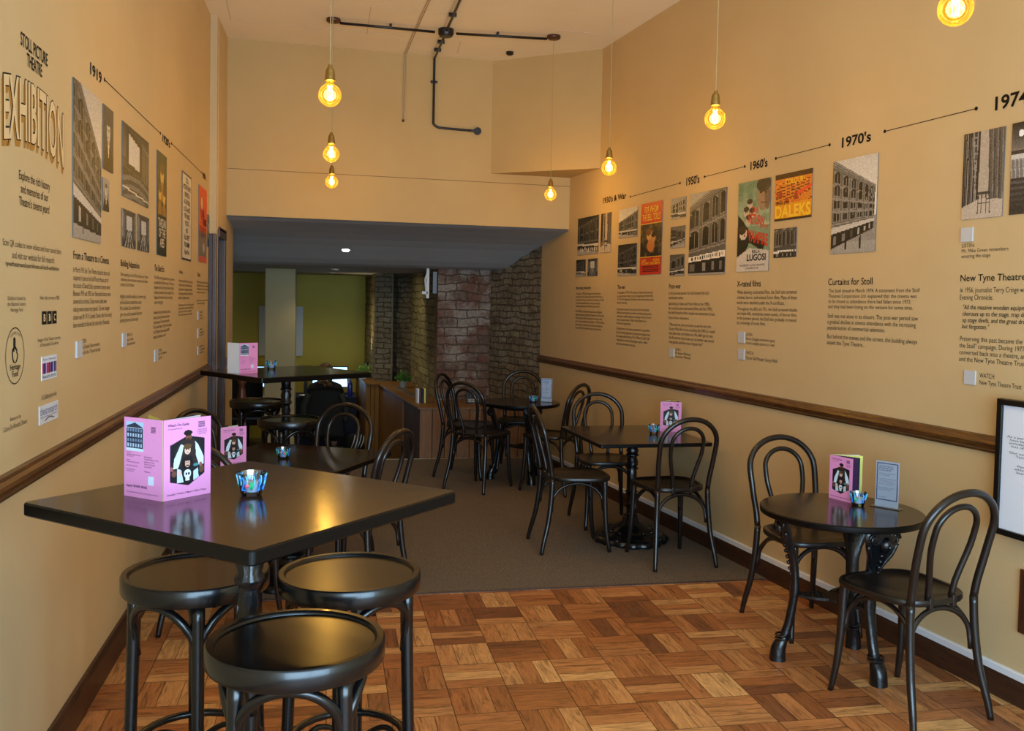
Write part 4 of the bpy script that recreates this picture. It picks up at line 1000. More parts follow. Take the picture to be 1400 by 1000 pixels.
section('L', 'text section headed Variety on the left wall', [('heading', 'Variety', (6.057, 6.20, 1.758, 1.729), B),
    ('paragraph', ['It was not only the Stoll which was growing.', 'Variety was back on the bill with acrobats', 'and singers on the stage between the films', 'and the largest orchestra in the North, who', 'performed alongside the variety.'], (6.043, 6.64, 1.702, 1.571), N_),
    ('paragraph', ['Combinations such as the Chinese jugglers', 'and comedians worked with the film team', 'and the stars of London, in thrilling', 'short variety turns that came weekly.'], (6.038, 6.70, 1.547, 1.467), N_)], group=SEC)
section('L', 'text section headed Talkies beside the doorway on the left wall', [('heading', 'Talkies', (6.862, 7.02, 1.764, 1.736), B),
    ('paragraph', ['In 1929 the Stoll introduced the first talkie', 'on Tyneside, and the audience saw and heard', 'The Singing Fool for the very first time with', 'thousands in the queue each day.'], (6.839, 7.50, 1.707, 1.612), N_),
    ('paragraph', ['Sound was here to stay, and by 1930', 'the cinema was all talking.'], (6.844, 7.45, 1.574, 1.535), N_)], group=SEC)
GT = 'exhibition title and credits lettering'
section('L', 'black heading reading Stoll Picture Theatre above the big outlined word', [('line', 'STOLL PICTURE', (3.042, 3.313, 2.380, 2.338), dict(bold=.02)), ('line', 'THEATRE', (3.101, 3.253, 2.331, 2.290), dict(bold=.02))], group=GT)
section('L', 'lettering inviting visitors to explore the history, under the big outlined word', [('line', ['Explore the rich history', 'and memories of our', "Theatre's cinema years!"], (3.024, 3.336, 1.965, 1.852), dict(align='CENTER', bold=.008))], group=GT)
section('L', 'two centred lines and a web address about scanning codes on the left wall', [('line', 'Scan QR codes to view videos and hear sound bites', (2.881, 3.468, 1.752, 1.730), N_), ('line', 'and visit our website for full research:', (2.961, 3.389, 1.720, 1.699), N_), ('web_address', 'tynetheatreandoperahouse.uk/stoll-exhibition', (2.904, 3.441, 1.690, 1.671), dict(bold=.01))], group=GT)
section('L', 'small lettering crediting the National Lottery Heritage Fund', [('line', ['Exhibition funded by', 'the National Lottery', 'Heritage Fund'], (2.919, 3.083, 1.588, 1.538), C)], group=GT)
section('L', 'small lettering crediting video clips, above the three black letter squares', [('line', 'Video clips courtesy of BBC', (3.224, 3.45, 1.590, 1.574), N_)], group=GT)
section('L', 'small lettering crediting images to the city library', [('line', ['Images of the Theatre courtesy', 'of Newcastle City Library'], (3.204, 3.46, 1.453, 1.421), C)], group=GT)
section('L', 'small lettering reading A Collaboration with, above the lowest white logo card', [('line', 'A Collaboration with', (3.243, 3.411, 1.267, 1.250), N_)], group=GT)
section('L', 'small lettering crediting the researcher, lowest on the left wall', [('line', 'Research by', (2.939, 3.036, 1.232, 1.217), N_), ('line', 'Ciaran De Almeida Oliveira', (2.881, 3.094, 1.211, 1.196), N_)], group=GT)
# EXHIBITION: cream face, dark outline, golden drop
ex = thing('wall_title', 'big arched outlined word EXHIBITION with golden drop shading on the left wall', 'wall lettering'); ex.matrix_world = wall_matrix('L', 2.875, 2.03, .0002)
wp = lambda u: .030 * (1 - (2 * u - 1) ** 2)
for k in range(8):
    me = text_mesh('EXHIBITION', .012 - .0014 * k, -.003 * k, .627 - .0014 * k, .192 - .003 * k, w=.0004 + .00006 * (8 - k), warp=wp, bold=.034); me.materials.append(MAT['ink_gold']); 
    if k == 0: mes = [me]
    else: mes.append(me)
bm = new()
for me in mes: bm.from_mesh(me)
finish('letter_drop', bm, 'ink_gold', ex)
for me in mes: bpy.data.meshes.remove(me)
me = text_mesh('EXHIBITION', .010, -.002, .629, .194, w=.0012, warp=wp, bold=.040); me.materials.append(MAT['ink']); link(bpy.data.objects.new('letter_outline', me), ex)
me = text_mesh('EXHIBITION', .015, .002, .624, .190, w=.0018, warp=wp, bold=.022); me.materials.append(MAT['cream_vinyl']); link(bpy.data.objects.new('letter_face', me), ex)

def card(side, s0, s1, zt, zb, mat, nm, label, cat, group=None, th=.004):
    o = thing(nm, label, cat, group=group); o.matrix_world = wall_matrix(side, s0, zb, .0004)
    W, H = abs(s1 - s0), zt - zb
    bm = new(); box(bm, (W / 2, H / 2, th / 2), (W, H, th)); finish('card', bm, mat, o); return o, W, H
# audio / video notes: a blank pale tile and its caption
GN = 'pale caption tiles with a note beside'
def note(side, r, label, cap, cr):
    o, W, H = card(side, r[0], r[1], r[2], r[3], 'tile_grey', 'caption_tile', label, 'wall tile', GN, .006)
    du = (r[0] - cr[0]) if side == 'R' else (cr[0] - r[0])
    text_obj('caption', o, cap, (du, cr[3] - r[3], du + abs(cr[1] - cr[0]), cr[2] - r[3]), 'ink', w=.0008)
note('R', (.428, .362, 1.963, 1.901), 'pale tile with a LISTEN note under the backstage ladder photo', ['LISTEN:', 'Mr. Mike Green remembers', 'entering the stage'], (.424, .172, 1.893, 1.826))
note('R', (.377, .316, 1.342, 1.282), 'pale tile with a WATCH note near the black-framed notice', ['WATCH:', 'New Tyne Theatre Trust'], (.297, .078, 1.336, 1.279))
note('R', (2.214, 2.143, 1.443, 1.375), 'upper pale tile with a LISTEN note under the X-rated films text', ['LISTEN:', 'Ken A. Douglas remembers going', 'to see a naughty picture as a teen'], (2.13, 1.822, 1.438, 1.363))
note('R', (2.208, 2.141, 1.336, 1.27), 'lower pale tile with a WATCH note under the X-rated films text', ['WATCH:', 'The last Stoll Manager George Walsh'], (2.124, 1.79, 1.327, 1.269))
note('R', (3.12, 3.053, 1.292, 1.229), 'pale tile with a LISTEN note under the Post-war text', ['LISTEN:', 'Mr. Robert Wilkinson', 'remembers "Blow-Up"'], (3.039, 2.81, 1.295, 1.224))
note('L', (3.658, 3.735, 1.423, 1.361), 'nearest pale tile with a note on the left wall', ['LISTEN:', 'Mrs Elizabeth Drake remembers', 'the first film, "Tarzan of the Apes"'], (3.745, 4.04, 1.427, 1.363))
note('L', (4.437, 4.52, 1.424, 1.361), 'pale tile with a note under the Building Adaptations text', ['WATCH:', 'Tour of the', 'old auditorium'], (4.53, 4.73, 1.418, 1.363))
note('L', (5.226, 5.326, 1.305, 1.242), 'pale tile with a note under the Silent Era text', ['LISTEN:', 'Mr R. W. Newton', 'early film'], (5.335, 5.62, 1.303, 1.240))
note('L', (6.885, 6.956, 1.49, 1.426), 'topmost of three pale tiles near the doorway', ['LISTEN:', 'cinema', 'memories'], (6.97, 7.2, 1.487, 1.43))
note('L', (6.89, 6.961, 1.366, 1.299), 'middle one of three pale tiles near the doorway', ['LISTEN:', 'queueing for', 'the pictures'], (6.97, 7.25, 1.362, 1.304))
note('L', (6.895, 6.966, 1.239, 1.177), 'lowest of three pale tiles near the doorway', ['WATCH:', 'the coming', 'of sound'], (6.97, 7.28, 1.238, 1.18))
# logos
o = thing('wall_logo', 'three black squares with the letters BBC on the left wall', 'wall logo'); o.matrix_world = wall_matrix('L', 3.25, 1.496, .0004)
for k, chh in enumerate('BBC'):
    bm = new(); x = k * .0575; box(bm, (x + .0235, .0215, .0008), (.047, .043, .0012)); sq = finish('square', bm, 'frame_black', o)
    text_obj('letter', sq, chh, (x + .013, .010, x + .034, .034), 'cream_vinyl', w=.0018, bold=.03)
o = thing('wall_logo', 'black ring outline with a drawn crossed-fingers hand and the words Heritage Fund', 'wall logo'); o.matrix_world = wall_matrix('L', 2.985, 1.411, .0004)
bm = new(); R0 = .0845
for sgn in (0,):
    v0 = [bm.verts.new((cos(2 * PI * k / 60) * R0, sin(2 * PI * k / 60) * R0, .001)) for k in range(60)]; v1 = [bm.verts.new((cos(2 * PI * k / 60) * (R0 - .003), sin(2 * PI * k / 60) * (R0 - .003), .001)) for k in range(60)]
    for k in range(60): bm.faces.new((v0[k], v0[(k + 1) % 60], v1[(k + 1) % 60], v1[k]))
finish('ring', bm, 'ink', o)
bm = new()
for P in ([(-.022, -.012), (-.026, .006), (-.018, .018), (-.012, .008), (-.012, .045), (-.006, .048), (-.002, .042), (-.002, .016), (.006, .02), (.006, .012), (.014, .014), (.014, .002), (.02, 0), (.018, -.014), (.006, -.024), (-.012, -.024), (-.022, -.012)],):
    tube(bm, [(x, y + .005, .001) for x, y in P], .0016, 5, sub=2)
finish('hand_drawing', bm, 'ink', o, True)
text_obj('words', o, ['Heritage', 'Fund'], (-.045, -.062, .045, -.024), 'ink', align='CENTER', bold=.015, spacing=.85)
text_obj('small_words', o, 'THE NATIONAL LOTTERY', (-.045, .052, .045, .060), 'ink', warp=lambda u: .012 * (1 - (2 * u - 1) ** 2))
o, W, H = card('L', 3.241, 3.411, 1.391, 1.313, 'white_gloss', 'logo_card', 'white logo card with coloured barcode stripes and the words Newcastle Libraries', 'wall logo', th=.002)
text_obj('top_words', o, 'Turn a new page', (.01, H - .016, W - .01, H - .006), 'ink', w=.0024); text_obj('bottom_words', o, 'Newcastle Libraries', (.01, .006, W - .01, .018), 'ink', w=.0024)
cols = ['red_ink', 'blue_ink', 'pink_ink', 'ink', 'blue_ink', 'steel', 'pink_paper', 'ink', 'blue_ink', 'red_ink', 'ink']
for mt in sorted(set(cols)):
    bm = new()
    for k in range(22):
        if cols[k % 11] == mt: box(bm, (.008 + k * .0072, H * .5, .0026), (.004, H * .44, .001))
    finish('stripes', bm, mt, o)
o, W, H = card('L', 3.215, 3.426, 1.232, 1.171, 'white_gloss', 'logo_card', 'white logo card reading theatresearch with a brown swoosh, lowest card on the left wall', 'wall logo', th=.002)
text_obj('words', o, 'theatresearch', (.01, H - .032, W - .01, H - .006), 'blue_ink', w=.0024); text_obj('small_words', o, 'theatre consultants and historians', (.012, H - .041, W - .012, H - .035), 'blue_ink', w=.0024)
bm = new(); tube(bm, [(.06 + .01 * k, .009 + .008 * sin(PI * k / 10), .0026) for k in range(11)], .0016, 5); finish('swoosh', bm, 'rose_wood', o)

# black framed notice at the right edge
FNS = .132
o = thing('framed_notice', 'black-framed white notice leaning out from the right wall at the photo edge', 'framed notice'); m = wall_matrix('R', FNS, .69, .055); o.matrix_world = m
FW, FH = .52, .555
bm = new()
for c_, s_ in (((FW / 2, .0125, 0), (FW, .025, .03)), ((FW / 2, FH - .0125, 0), (FW, .025, .03)), ((.0125, FH / 2, 0), (.025, FH, .03)), ((FW - .0125, FH / 2, 0), (.025, FH, .03))): box(bm, c_, s_, bev=.003)
box(bm, (FW / 2, FH / 2, -.01), (FW, FH, .01)); finish('frame', bm, 'frame_black', o)
bm = new(); box(bm, (FW / 2, FH / 2, 0), (FW - .05, FH - .05, .006)); finish('sheet', bm, 'white_gloss', o)
text_obj('sheet_text', o, ['Exhibition Notice', '', 'As a part of our research into the Stoll, we', 'have been gathering objects. This display', 'includes documents and images from our', 'lots of interesting finds kept in storage.', '', 'Our exhibition team would like to thank', 'Tyneside Cinema and the archive.', '', '', 'People seen and heard on these', 'which have contributed memories.', 'Scan QR code to send us a note.'], (.05, .26, FW - .05, FH - .12), 'ink', align='CENTER', w=.0045)
o = thing('wall_bracket', 'small dark red strip low on the right wall, cut by the photo edge', 'wall fixing'); o.matrix_world = wall_matrix('R', .036, .30, .004)
bm = new(); box(bm, (.1, .13, .004), (.2, .26, .01), bev=.003); finish('board', bm, 'rose_wood', o); bm = new(); box(bm, (.1, .13, .0095), (.17, .23, .003)); finish('inset', bm, 'base_wood', o)

# ------------------------------------------------------------------ programmes, glasses, small notices
def programme_cover(kind):
    c = Cv(96, 136, (232, 150, 205))
    if kind == 'front':
        c.poly([(.14, .32), (.50, .22), (.86, .27), (.86, .72), (.52, .85), (.14, .78)], (26, 26, 34))
        c.poly([(.38, .27), (.64, .27), (.80, .40), (.86, .62), (.62, .60), (.36, .60), (.20, .64), (.24, .40)], (46, 38, 38))
        c.poly([(.36, .32), (.42, .34), (.36, .50), (.30, .62), (.20, .62), (.22, .50)], (206, 228, 246)); c.poly([(.66, .30), (.72, .34), (.84, .50), (.84, .60), (.74, .60), (.68, .48)], (206, 228, 246))
        c.ell(.52, .235, .065, .05, (112, 70, 54)); c.ell(.51, .185, .09, .035, (24, 22, 26)); c.ell(.52, .27, .04, .02, (60, 34, 30))
        c.ell(.50, .40, .065, .055, (226, 186, 164)); c.ell(.50, .355, .085, .035, (96, 70, 44)); c.ell(.475, .395, .012, .006, (40, 30, 30)); c.ell(.525, .395, .012, .006, (40, 30, 30)); c.rect(.475, .425, .525, .431, (150, 70, 70))
        c.ell(.50, .56, .12, .085, (22, 18, 22)); c.ell(.50, .565, .055, .055, (206, 160, 140)); c.ell(.50, .505, .12, .03, (28, 24, 30)); c.ell(.48, .555, .01, .006, (20, 20, 20)); c.ell(.52, .555, .01, .006, (20, 20, 20)); c.rect(.47, .59, .53, .60, (40, 24, 24))
        c.ell(.50, .70, .075, .055, (220, 232, 240)); c.rect(.46, .73, .54, .785, (220, 232, 240)); c.ell(.475, .70, .02, .017, (24, 24, 34)); c.ell(.528, .70, .02, .017, (24, 24, 34)); c.rect(.46, .755, .54, .76, (40, 40, 50))
        c.poly([(.28, .62), (.36, .64), (.42, .80), (.28, .80)], (196, 214, 230)); c.poly([(.62, .68), (.72, .64), (.74, .76), (.62, .80)], (190, 214, 226)); c.ell(.68, .60, .06, .02, (70, 130, 140)); c.ell(.22, .68, .05, .04, (110, 70, 60)); c.ell(.80, .66, .05, .05, (96, 70, 50)); c.ell(.78, .60, .03, .03, (150, 90, 80)); c.ell(.34, .68, .04, .04, (220, 190, 180)); c.ell(.17, .62, .03, .03, (150, 90, 80))
    elif kind == 'back':
        c.rect(.05, .05, .50, .42, (170, 206, 236)); c.poly([(.06, .11), (.28, .06), (.49, .12), (.49, .38), (.06, .38)], (46, 54, 76))
        for f in range(4):
            for b in range(6): c.rect(.085 + b * .068, .14 + f * .062, .12 + b * .068, .18 + f * .062, (176, 200, 226) if f % 2 else (120, 146, 180))
        c.rect(.05, .385, .50, .42, (206, 226, 240)); c.rect(.06, .125, .49, .132, (190, 206, 226))
        c.rect(.62, .715, .77, .82, (214, 226, 244))
    c.grain(.006); return c
FRONT, BACK = programme_cover('front'), programme_cover('back')
PW, PHh = .142, .205
meF, meB = art_mesh(FRONT, PW, PHh, .0008), art_mesh(BACK, PW, PHh, .0008)
def panel_matrix(p, q, flip=False):
    p, q = Vector(p), Vector(q); u = (q - p).normalized(); v = Vector((0, 0, 1)); n = u.cross(v)
    return Matrix(((u.x, v.x, n.x, p.x), (u.y, v.y, n.y, p.y), (u.z, v.z, n.z, p.z), (0, 0, 0, 1)))
def leafbox(parent, p, q, mat, name, h=PHh, lift=0, th=.0008, w=None):
    m = panel_matrix(p, q); W = w or (Vector(q) - Vector(p)).length
    bm = new(); box(bm, (W / 2, h / 2 + lift, -.001), (W, h, th)); o = finish(name, bm, mat, parent); o.matrix_local = m; return o
def prog_text_front(o):
    text_obj('title', o, "What's On Guide", (.012, .187, .075, .194), 'pink_ink', w=.0015, bold=.02); text_obj('subtitle', o, 'A Seasonal Preview', (.012, .179, .055, .183), 'pink_ink', w=.0015)
    bm = new()
    for k in range(5): box(bm, (.113, .180 + k * .0032, .0014), (.020, .0016, .0006))
    finish('crest', bm, 'pink_ink', o)
    text_obj('small_text', o, ['TYNE THEATRE', '& OPERA HOUSE', 'NEWCASTLE'], (.100, .160, .130, .174), 'pink_ink', w=.0015, align='CENTER')
    text_obj('strapline', o, 'Comedy // Theatre // Music // Talks // Tours', (.010, .010, .128, .0165), 'pink_ink', w=.0015, bold=.015)
def prog_text_back(o):
    bm = new()
    for k in range(5): box(bm, (.108, .172 + k * .0032, .0014), (.016, .0016, .0006))
    finish('crest', bm, 'pink_ink', o)
    text_obj('small_text', o, ['Box Office', 'tynetheatreandoperahouse.uk', '0191 243 1171', '', 'Address', 'Westgate Road, Newcastle', '', 'Bar and Cafe open daily', '', 'Accessible seating', 'can be booked'], (.010, .065, .062, .116), 'pink_ink', w=.0015)
    text_obj('small_text', o, ['Getting here', 'Central Station is five', 'minutes on foot', 'Metro and buses', 'stop nearby', '', 'Follow us'], (.075, .068, .125, .110), 'pink_ink', w=.0015)
    text_obj('small_text', o, ['Heritage Fund   TYNE THEATRE   NEWCASTLE'], (.010, .024, .085, .032), 'pink_ink', w=.0015, bold=.03)
    text_obj('small_text', o, ['Tyne Theatre & Opera House Preservation Trust Ltd. All details correct at time of print'], (.010, .010, .125, .015), 'pink_ink', w=.0015)
def programme(label, spine, frontdir=None, backdir=None, inner=(), z=0, txt=True):
    """spine and the free edges of the covers are floor positions; the booklet stands open."""
    t = thing('programme_booklet', label, 'booklet', (spine[0], spine[1], z), 0, 'pink theatre programmes standing on tables')
    S = Vector((0, 0, 0))
    for nm, d, me, fn in (('front_cover', frontdir, meF, prog_text_front), ('back_cover', backdir, meB, prog_text_back)):
        if d is None: continue
        e = Vector((d[0] - spine[0], d[1] - spine[1], 0)).normalized() * PW
        o = link(bpy.data.objects.new(nm, me), t)
        o.matrix_local = panel_matrix(S, e) if nm == 'front_cover' else panel_matrix(e, S)
        if txt: fn(o)
    for mat, d, w_ in inner:
        e = Vector((d[0] - spine[0], d[1] - spine[1], 0)).normalized() * PW * w_
        leafbox(t, S, e, mat, 'inner_page')
    return t
ZA = 1.0802
programme('open pink programme, largest, building photo on its back cover, on the near high table', (-.403, 2.441), (-.302, 2.539), (-.508, 2.527), [('white_paper', (-.30, 2.60), .97), ('yellow_paper', (-.47, 2.59), .97), ('navy_paper', (-.33, 2.60), .98)], ZA)
programme('pink programme with four stacked faces on the low table behind the near high table', (-.548, 5.055), (-.415, 5.13), None, [('navy_paper', (-.52, 5.2), .9), ('white_paper', (-.45, 5.2), .97)], .7032)
programme('pink programme showing its back cover on the far high table, one white leaf open', (-.578, 6.40), None, (-.47, 6.485), [], 1.0852)
# the last one shows the back cover to the right of its spine and a white page to the left
_p = bpy.data.objects['programme_booklet.002'] if 'programme_booklet.002' in bpy.data.objects else None
for ch in list(_p.children):
    if ch.name.startswith('back_cover'): ch.matrix_local = panel_matrix(Vector((0, 0, 0)), Vector((.112, .09, 0)))
leafbox(_p, Vector((-.085, .075, 0)), Vector((0, 0, 0)), 'white_paper', 'inner_page', w=.113)
programme('pink programme with yellow pages behind on the square table by the right wall', (2.262, 6.08), (2.385, 6.04), None, [('navy_paper', (2.40, 6.09), .98), ('yellow_paper', (2.41, 6.14), 1.02), ('white_paper', (2.40, 6.20), 1.0)], .7252)
programme('pink programme with dark and yellow pages fanned behind it on the nearest round table', (2.338, 3.995), (2.372, 3.868), None, [('navy_paper', (2.425, 3.88), 1.0), ('yellow_paper', (2.474, 3.935), 1.03), ('white_paper', (2.475, 3.965), .98), ('pink_ink', (2.41, 3.872), .98)], .7032)

def make_glass():
    t = thing('glass_pot', 'x', 'glass pot', group='painted glass pots on the tables')
    bm = new(); lathe(bm, [(.0, .0), (.025, .0), (.028, .006), (.0375, .054), (.0385, .060), (.0365, .060), (.0355, .054), (.0265, .010), (.0, .010)], 28, cap=False); finish('glass', bm, 'clear_glass', t, True, 50)
    bm = new(); lathe(bm, [(.0, .011), (.022, .011), (.0265, .034), (.022, .036), (.0, .0355)], 16, cap=False); finish('wax', bm, 'wax', t, True, 50)
    def wallpt(a_, z): r = .0275 + (z - .006) / .048 * .0095 + .0012; return (r * cos(a_), r * sin(a_), z)
    def stroke(a0, pts, mat, nm, r=.0013):
        bm = new(); tube(bm, [wallpt(a0 + da, z) for da, z in pts], r, 5, sub=3); finish(nm, bm, mat, t, True)
    two = [(-.12, .042), (-.02, .050), (.12, .046), (.12, .036), (-.02, .026), (-.14, .017), (.16, .018)]; one = [(-.06, .040), (.04, .048), (.03, .018), (-.10, .017), (.16, .018)]
    for a0 in (-2.25, -.3, 1.5): stroke(a0, two, 'paint_blue', 'painted_mark', .0024)
    for a0 in (-.95, 2.3): stroke(a0, one, 'paint_blue', 'painted_mark', .0024)
    for a0, m_ in ((-1.55, 'paint_green'), (.5, 'paint_cyan'), (2.9, 'paint_green')):
        bm = new()
        for k in range(5): tube(bm, [wallpt(a0, .018), wallpt(a0 + (k - 2) * .10, .034 + .004 * (2 - abs(k - 2)))], .0016, 5)
        finish('painted_flower', bm, m_, t, True)
    bm = new(); ball(bm, wallpt(-1.85, .030), .006, (1.2, .5, .8), 8, 6); finish('painted_dot', bm, 'paint_pink', t, True)
    for k in range(12):
        a0 = k * .525 + .2; stroke(a0, [(-.05, .056), (.03, .044), (-.02, .030)], 'paint_cyan', 'painted_curl', .0019)
    return t
GP_ = make_glass()
pots = [(-.193, 2.504, ZA, 0.05, 'painted glass pot with blue figures and a pink dot, largest, on the near high table'), (-.24, 5.293, .7032, .6, 'painted blue glass pot alone in the middle of the low table behind'), (-.397, 6.833, 1.0852, 1.4, 'glass pot on the far high table beside the pink programme'),
        (2.178, 5.973, .7252, 2.0, 'painted glass pot by the pink programme on the square table at the right wall'), (2.383, 3.821, .7032, .9, 'painted glass pot between programme and standing notice on the nearest round table'), (1.802, 8.07, .7082, 1.9, 'blue glass pot beside the notice on the far round table')]
for i, (x, y, z, rz, lab) in enumerate(pots):
    if i == 0: GP_.location = (x, y, z); GP_.rotation_euler = (0, 0, rz); GP_['label'] = lab
    else: dup(GP_, (x, y, z), rz, lab)
def sign(label, p, q, z):
    t = thing('table_notice', label, 'table notice', (p[0], p[1], z), 0, 'acrylic table notices'); e = Vector((q[0] - p[0], q[1] - p[1], 0)).normalized() * .108; H = .212
    m = panel_matrix(Vector((0, 0, 0)), e)
    bm = new(); box(bm, (.054, H / 2, .0), (.106, H - .004, .0012)); o = finish('sheet', bm, 'white_gloss', t); o.matrix_local = m
    bm = new()
    for c_, s_ in (((.054, .035, .001), (.094, .004, .0006)), ((.054, .200, .001), (.094, .004, .0006)), ((.008, .1175, .001), (.004, .169, .0006)), ((.100, .1175, .001), (.004, .169, .0006))): box(bm, c_, s_)
    finish('border', bm, 'blue_ink', o)
    text_obj('heading', o, ['CAN YOU HELP US', 'BY PARTICIPATING', 'IN OUR SURVEY?'], (.016, .165, .080, .190), 'blue_ink', w=.0012, bold=.02)
    text_obj('small_text', o, ['We are asking visitors to share their views', 'about our heritage exhibition.', '', 'Your answers help us understand who visits', 'and what you enjoyed. It takes only a few', 'minutes and every reply is anonymous, and', 'helps us to plan new displays and events.', '', 'Thank you for taking part in this research', 'about the Stoll and its audience.'], (.016, .078, .092, .158), 'blue_ink', w=.0012)
    text_obj('small_text', o, 'Tyne Theatre', (.016, .044, .050, .050), 'blue_ink', w=.0012)
    bm = new(); box(bm, (.054, H / 2, .0024), (.108, H, .0016)); box(bm, (.054, H / 2, -.0024), (.108, H, .0016)); s1 = finish('acrylic_holder', bm, 'acrylic', t); s1.matrix_local = m
    bm = new(); box(bm, (.054, .0015, 0), (.135, .003, .05)); s1 = finish('foot', bm, 'acrylic', t); s1.matrix_local = m
sign('upright white and blue survey notice on the nearest round table', (2.455, 3.802), (2.515, 3.712), .7032)
sign('upright white and blue survey notice on the far round table', (1.885, 8.13), (1.975, 8.07), .7082)

# ------------------------------------------------------------------ lamps and ceiling fittings
def make_pendant():
    t = thing('pendant_bulb', 'x', 'pendant lamp', group='amber globe bulbs on long cords')     # origin at the rose
    L = CZ - 2.47
    bm = new(); lathe(bm, [(.0, 0), (.052, 0), (.055, -.006), (.055, -.020), (.046, -.028), (.02, -.032), (0, -.032)][::-1], 28, cap=False); finish('ceiling_rose', bm, 'rose_wood', t, True, 50)
    bm = new(); tube(bm, [(0, 0, -.03), (0, 0, -L + .118)], .0022, 6); finish('cord', bm, 'cord', t)
    bm = new(); lathe(bm, [(0, -L + .127), (.008, -L + .125), (.009, -L + .118), (.012, -L + .112), (.017, -L + .105), (.019, -L + .095), (.0195, -L + .082), (.021, -L + .080), (.021, -L + .064), (.0235, -L + .062), (.0235, -L + .056), (.018, -L + .054), (0, -L + .054)][::-1], 20, cap=False); finish('lamp_holder', bm, 'brass', t, True, 40)
    R = .0485; P = [(.0145, .056), (.0155, .048)]
    for k in range(15):
        a_ = math.radians(66 - k * 156 / 14); P.append((R * cos(a_), R * sin(a_) - .004))
    P.append((0, -R - .004))
    bm = new(); lathe(bm, [(r_, z_ - L) for r_, z_ in P][::-1], 28, cap=False); finish('glass_globe', bm, 'amber_glass', t, True)
    bm = new()
    for k in range(6):
        a_ = 2 * PI * k / 6; b_ = a_ + PI / 6
        tube(bm, [(.006 * cos(a_), .006 * sin(a_), -L + .032), (.012 * cos(b_), .012 * sin(b_), -L + .005), (.009 * cos(b_ + .4), .009 * sin(b_ + .4), -L - .024)], .0016, 5)
    finish('filament', bm, 'filament', t, True)
    bm = new(); tube(bm, [(0, 0, -L + .052), (0, 0, -L + .028)], .003, 6); finish('filament_stem', bm, 'old_brass', t)
    return t, L
PD, PL = make_pendant()
spots = [(-.005, 4.08, 0, 'glowing amber globe bulb, largest and highest of the three in the left-hand row'), (.005, 5.73, 0, 'glowing amber globe bulb, middle one of the three in the left-hand row'), (.012, 7.38, .035, 'glowing amber globe bulb, smallest and lowest in the left-hand row, under the conduit end'),
         (1.755, 7.38, .01, 'glowing amber globe bulb hanging before the header wall, smallest on the right'), (1.742, 5.73, .0, 'glowing amber globe bulb just right of the boxed-in corner'), (1.745, 4.08, 0, 'glowing amber globe bulb above the 1950s photos, in front of the right wall'), (1.755, 2.41, 0, 'glowing amber globe bulb, biggest, at the top right edge of the photo')]
for i, (x, y, dz, lab) in enumerate(spots):
    if i == 0: PD.location = (x, y, CZ); PD['label'] = lab; p = PD
    else: p = dup(PD, (x, y, CZ), 0.4 * i, lab)
    if dz:
        for ch in p.children:
            if not ch.name.startswith('ceiling_rose'): ch.location.z = dz
    l = bpy.data.lights.new('bulb_light', 'POINT'); l.energy = 10.2; l.color = (1, .70, .30); l.shadow_soft_size = .03; l.use_nodes = False
    lo = bpy.data.objects.new('bulb_light', l); COL.objects.link(lo); lo.location = (x, y, CZ - PL + dz - .004)

bm = new(); zc = CZ - .028
cd = thing('cable_conduit', 'black metal conduit running over the ceiling between lamp roses and down the header wall', 'conduit')
tube(bm, [(.06, 7.385, zc), (.80, 7.43, zc)], .0105, 8); finish('pipe', bm, 'conduit', cd, True)
bm = new(); tube(bm, [(.97, 7.43, zc), (1.70, 7.385, zc)], .0105, 8); finish('pipe', bm, 'conduit', cd, True)
bm = new(); tube(bm, [(.885, 7.36, zc), (.885, 4.2, zc)], .0105, 8); finish('pipe', bm, 'conduit', cd, True)
yw = bx(.89) - .022
bm = new(); tube(bm, [(.888, 7.50, zc), (.887, 8.1, zc), (.887, yw - .03, zc), (.887, yw, zc - .03), (.887, yw, 3.4), (.887, yw, 3.19), (.892, yw, 3.15), (.93, yw, 3.125), (1.0, yw + .004, 3.12), (1.25, yw + .02, 3.115)], .0105, 8, sub=3); finish('pipe', bm, 'conduit', cd, True)
bm = new(); lathe(bm, [(0, zc - .035), (.05, zc - .03), (.062, zc - .01), (.062, CZ), (0, CZ)], 20, .888, 7.43, cap=False); finish('junction_box', bm, 'conduit', cd, True, 50)
bm = new()
vs = bmesh.ops.create_cone(bm, cap_ends=True, segments=20, radius1=.032, radius2=.032, depth=.04)['verts']; bmesh.ops.rotate(bm, cent=(0, 0, 0), matrix=Matrix.Rotation(PI / 2, 3, 'X'), verts=vs); bmesh.ops.translate(bm, vec=(1.285, bx(1.285) - .02, 3.115), verts=vs)
vs = bmesh.ops.create_cone(bm, cap_ends=True, segments=16, radius1=.012, radius2=.012, depth=.05)['verts']; bmesh.ops.rotate(bm, cent=(0, 0, 0), matrix=Matrix.Rotation(PI / 2, 3, 'Y'), verts=vs); bmesh.ops.translate(bm, vec=(1.25, yw + .02, 3.115), verts=vs)
finish('end_box', bm, 'conduit', cd)
for x, y, z, ax in ((.45, 7.41, CZ - .014, 0), (1.3, 7.41, CZ - .014, 0), (.885, 7.0, CZ - .014, 1), (.887, 7.75, CZ - .014, 1), (.887, 8.0, CZ - .014, 1), (.887, yw + .01, 3.52, 2)):
    bm = new(); box(bm, (x, y, z), ((.018, .05, .03), (.06, .018, .03), (.06, .022, .02))[ax], bev=.003); finish('clip', bm, 'conduit', cd)
# smoke sensor
sn = thing('ceiling_sensor', 'small black round sensor on the ceiling near the back wall', 'sensor'); bm = new(); lathe(bm, [(0, CZ - .03), (.022, CZ - .028), (.032, CZ - .02), (.032, CZ), (0, CZ)], 18, 1.505, 7.95, cap=False); finish('body', bm, 'black_plastic', sn, True, 50)
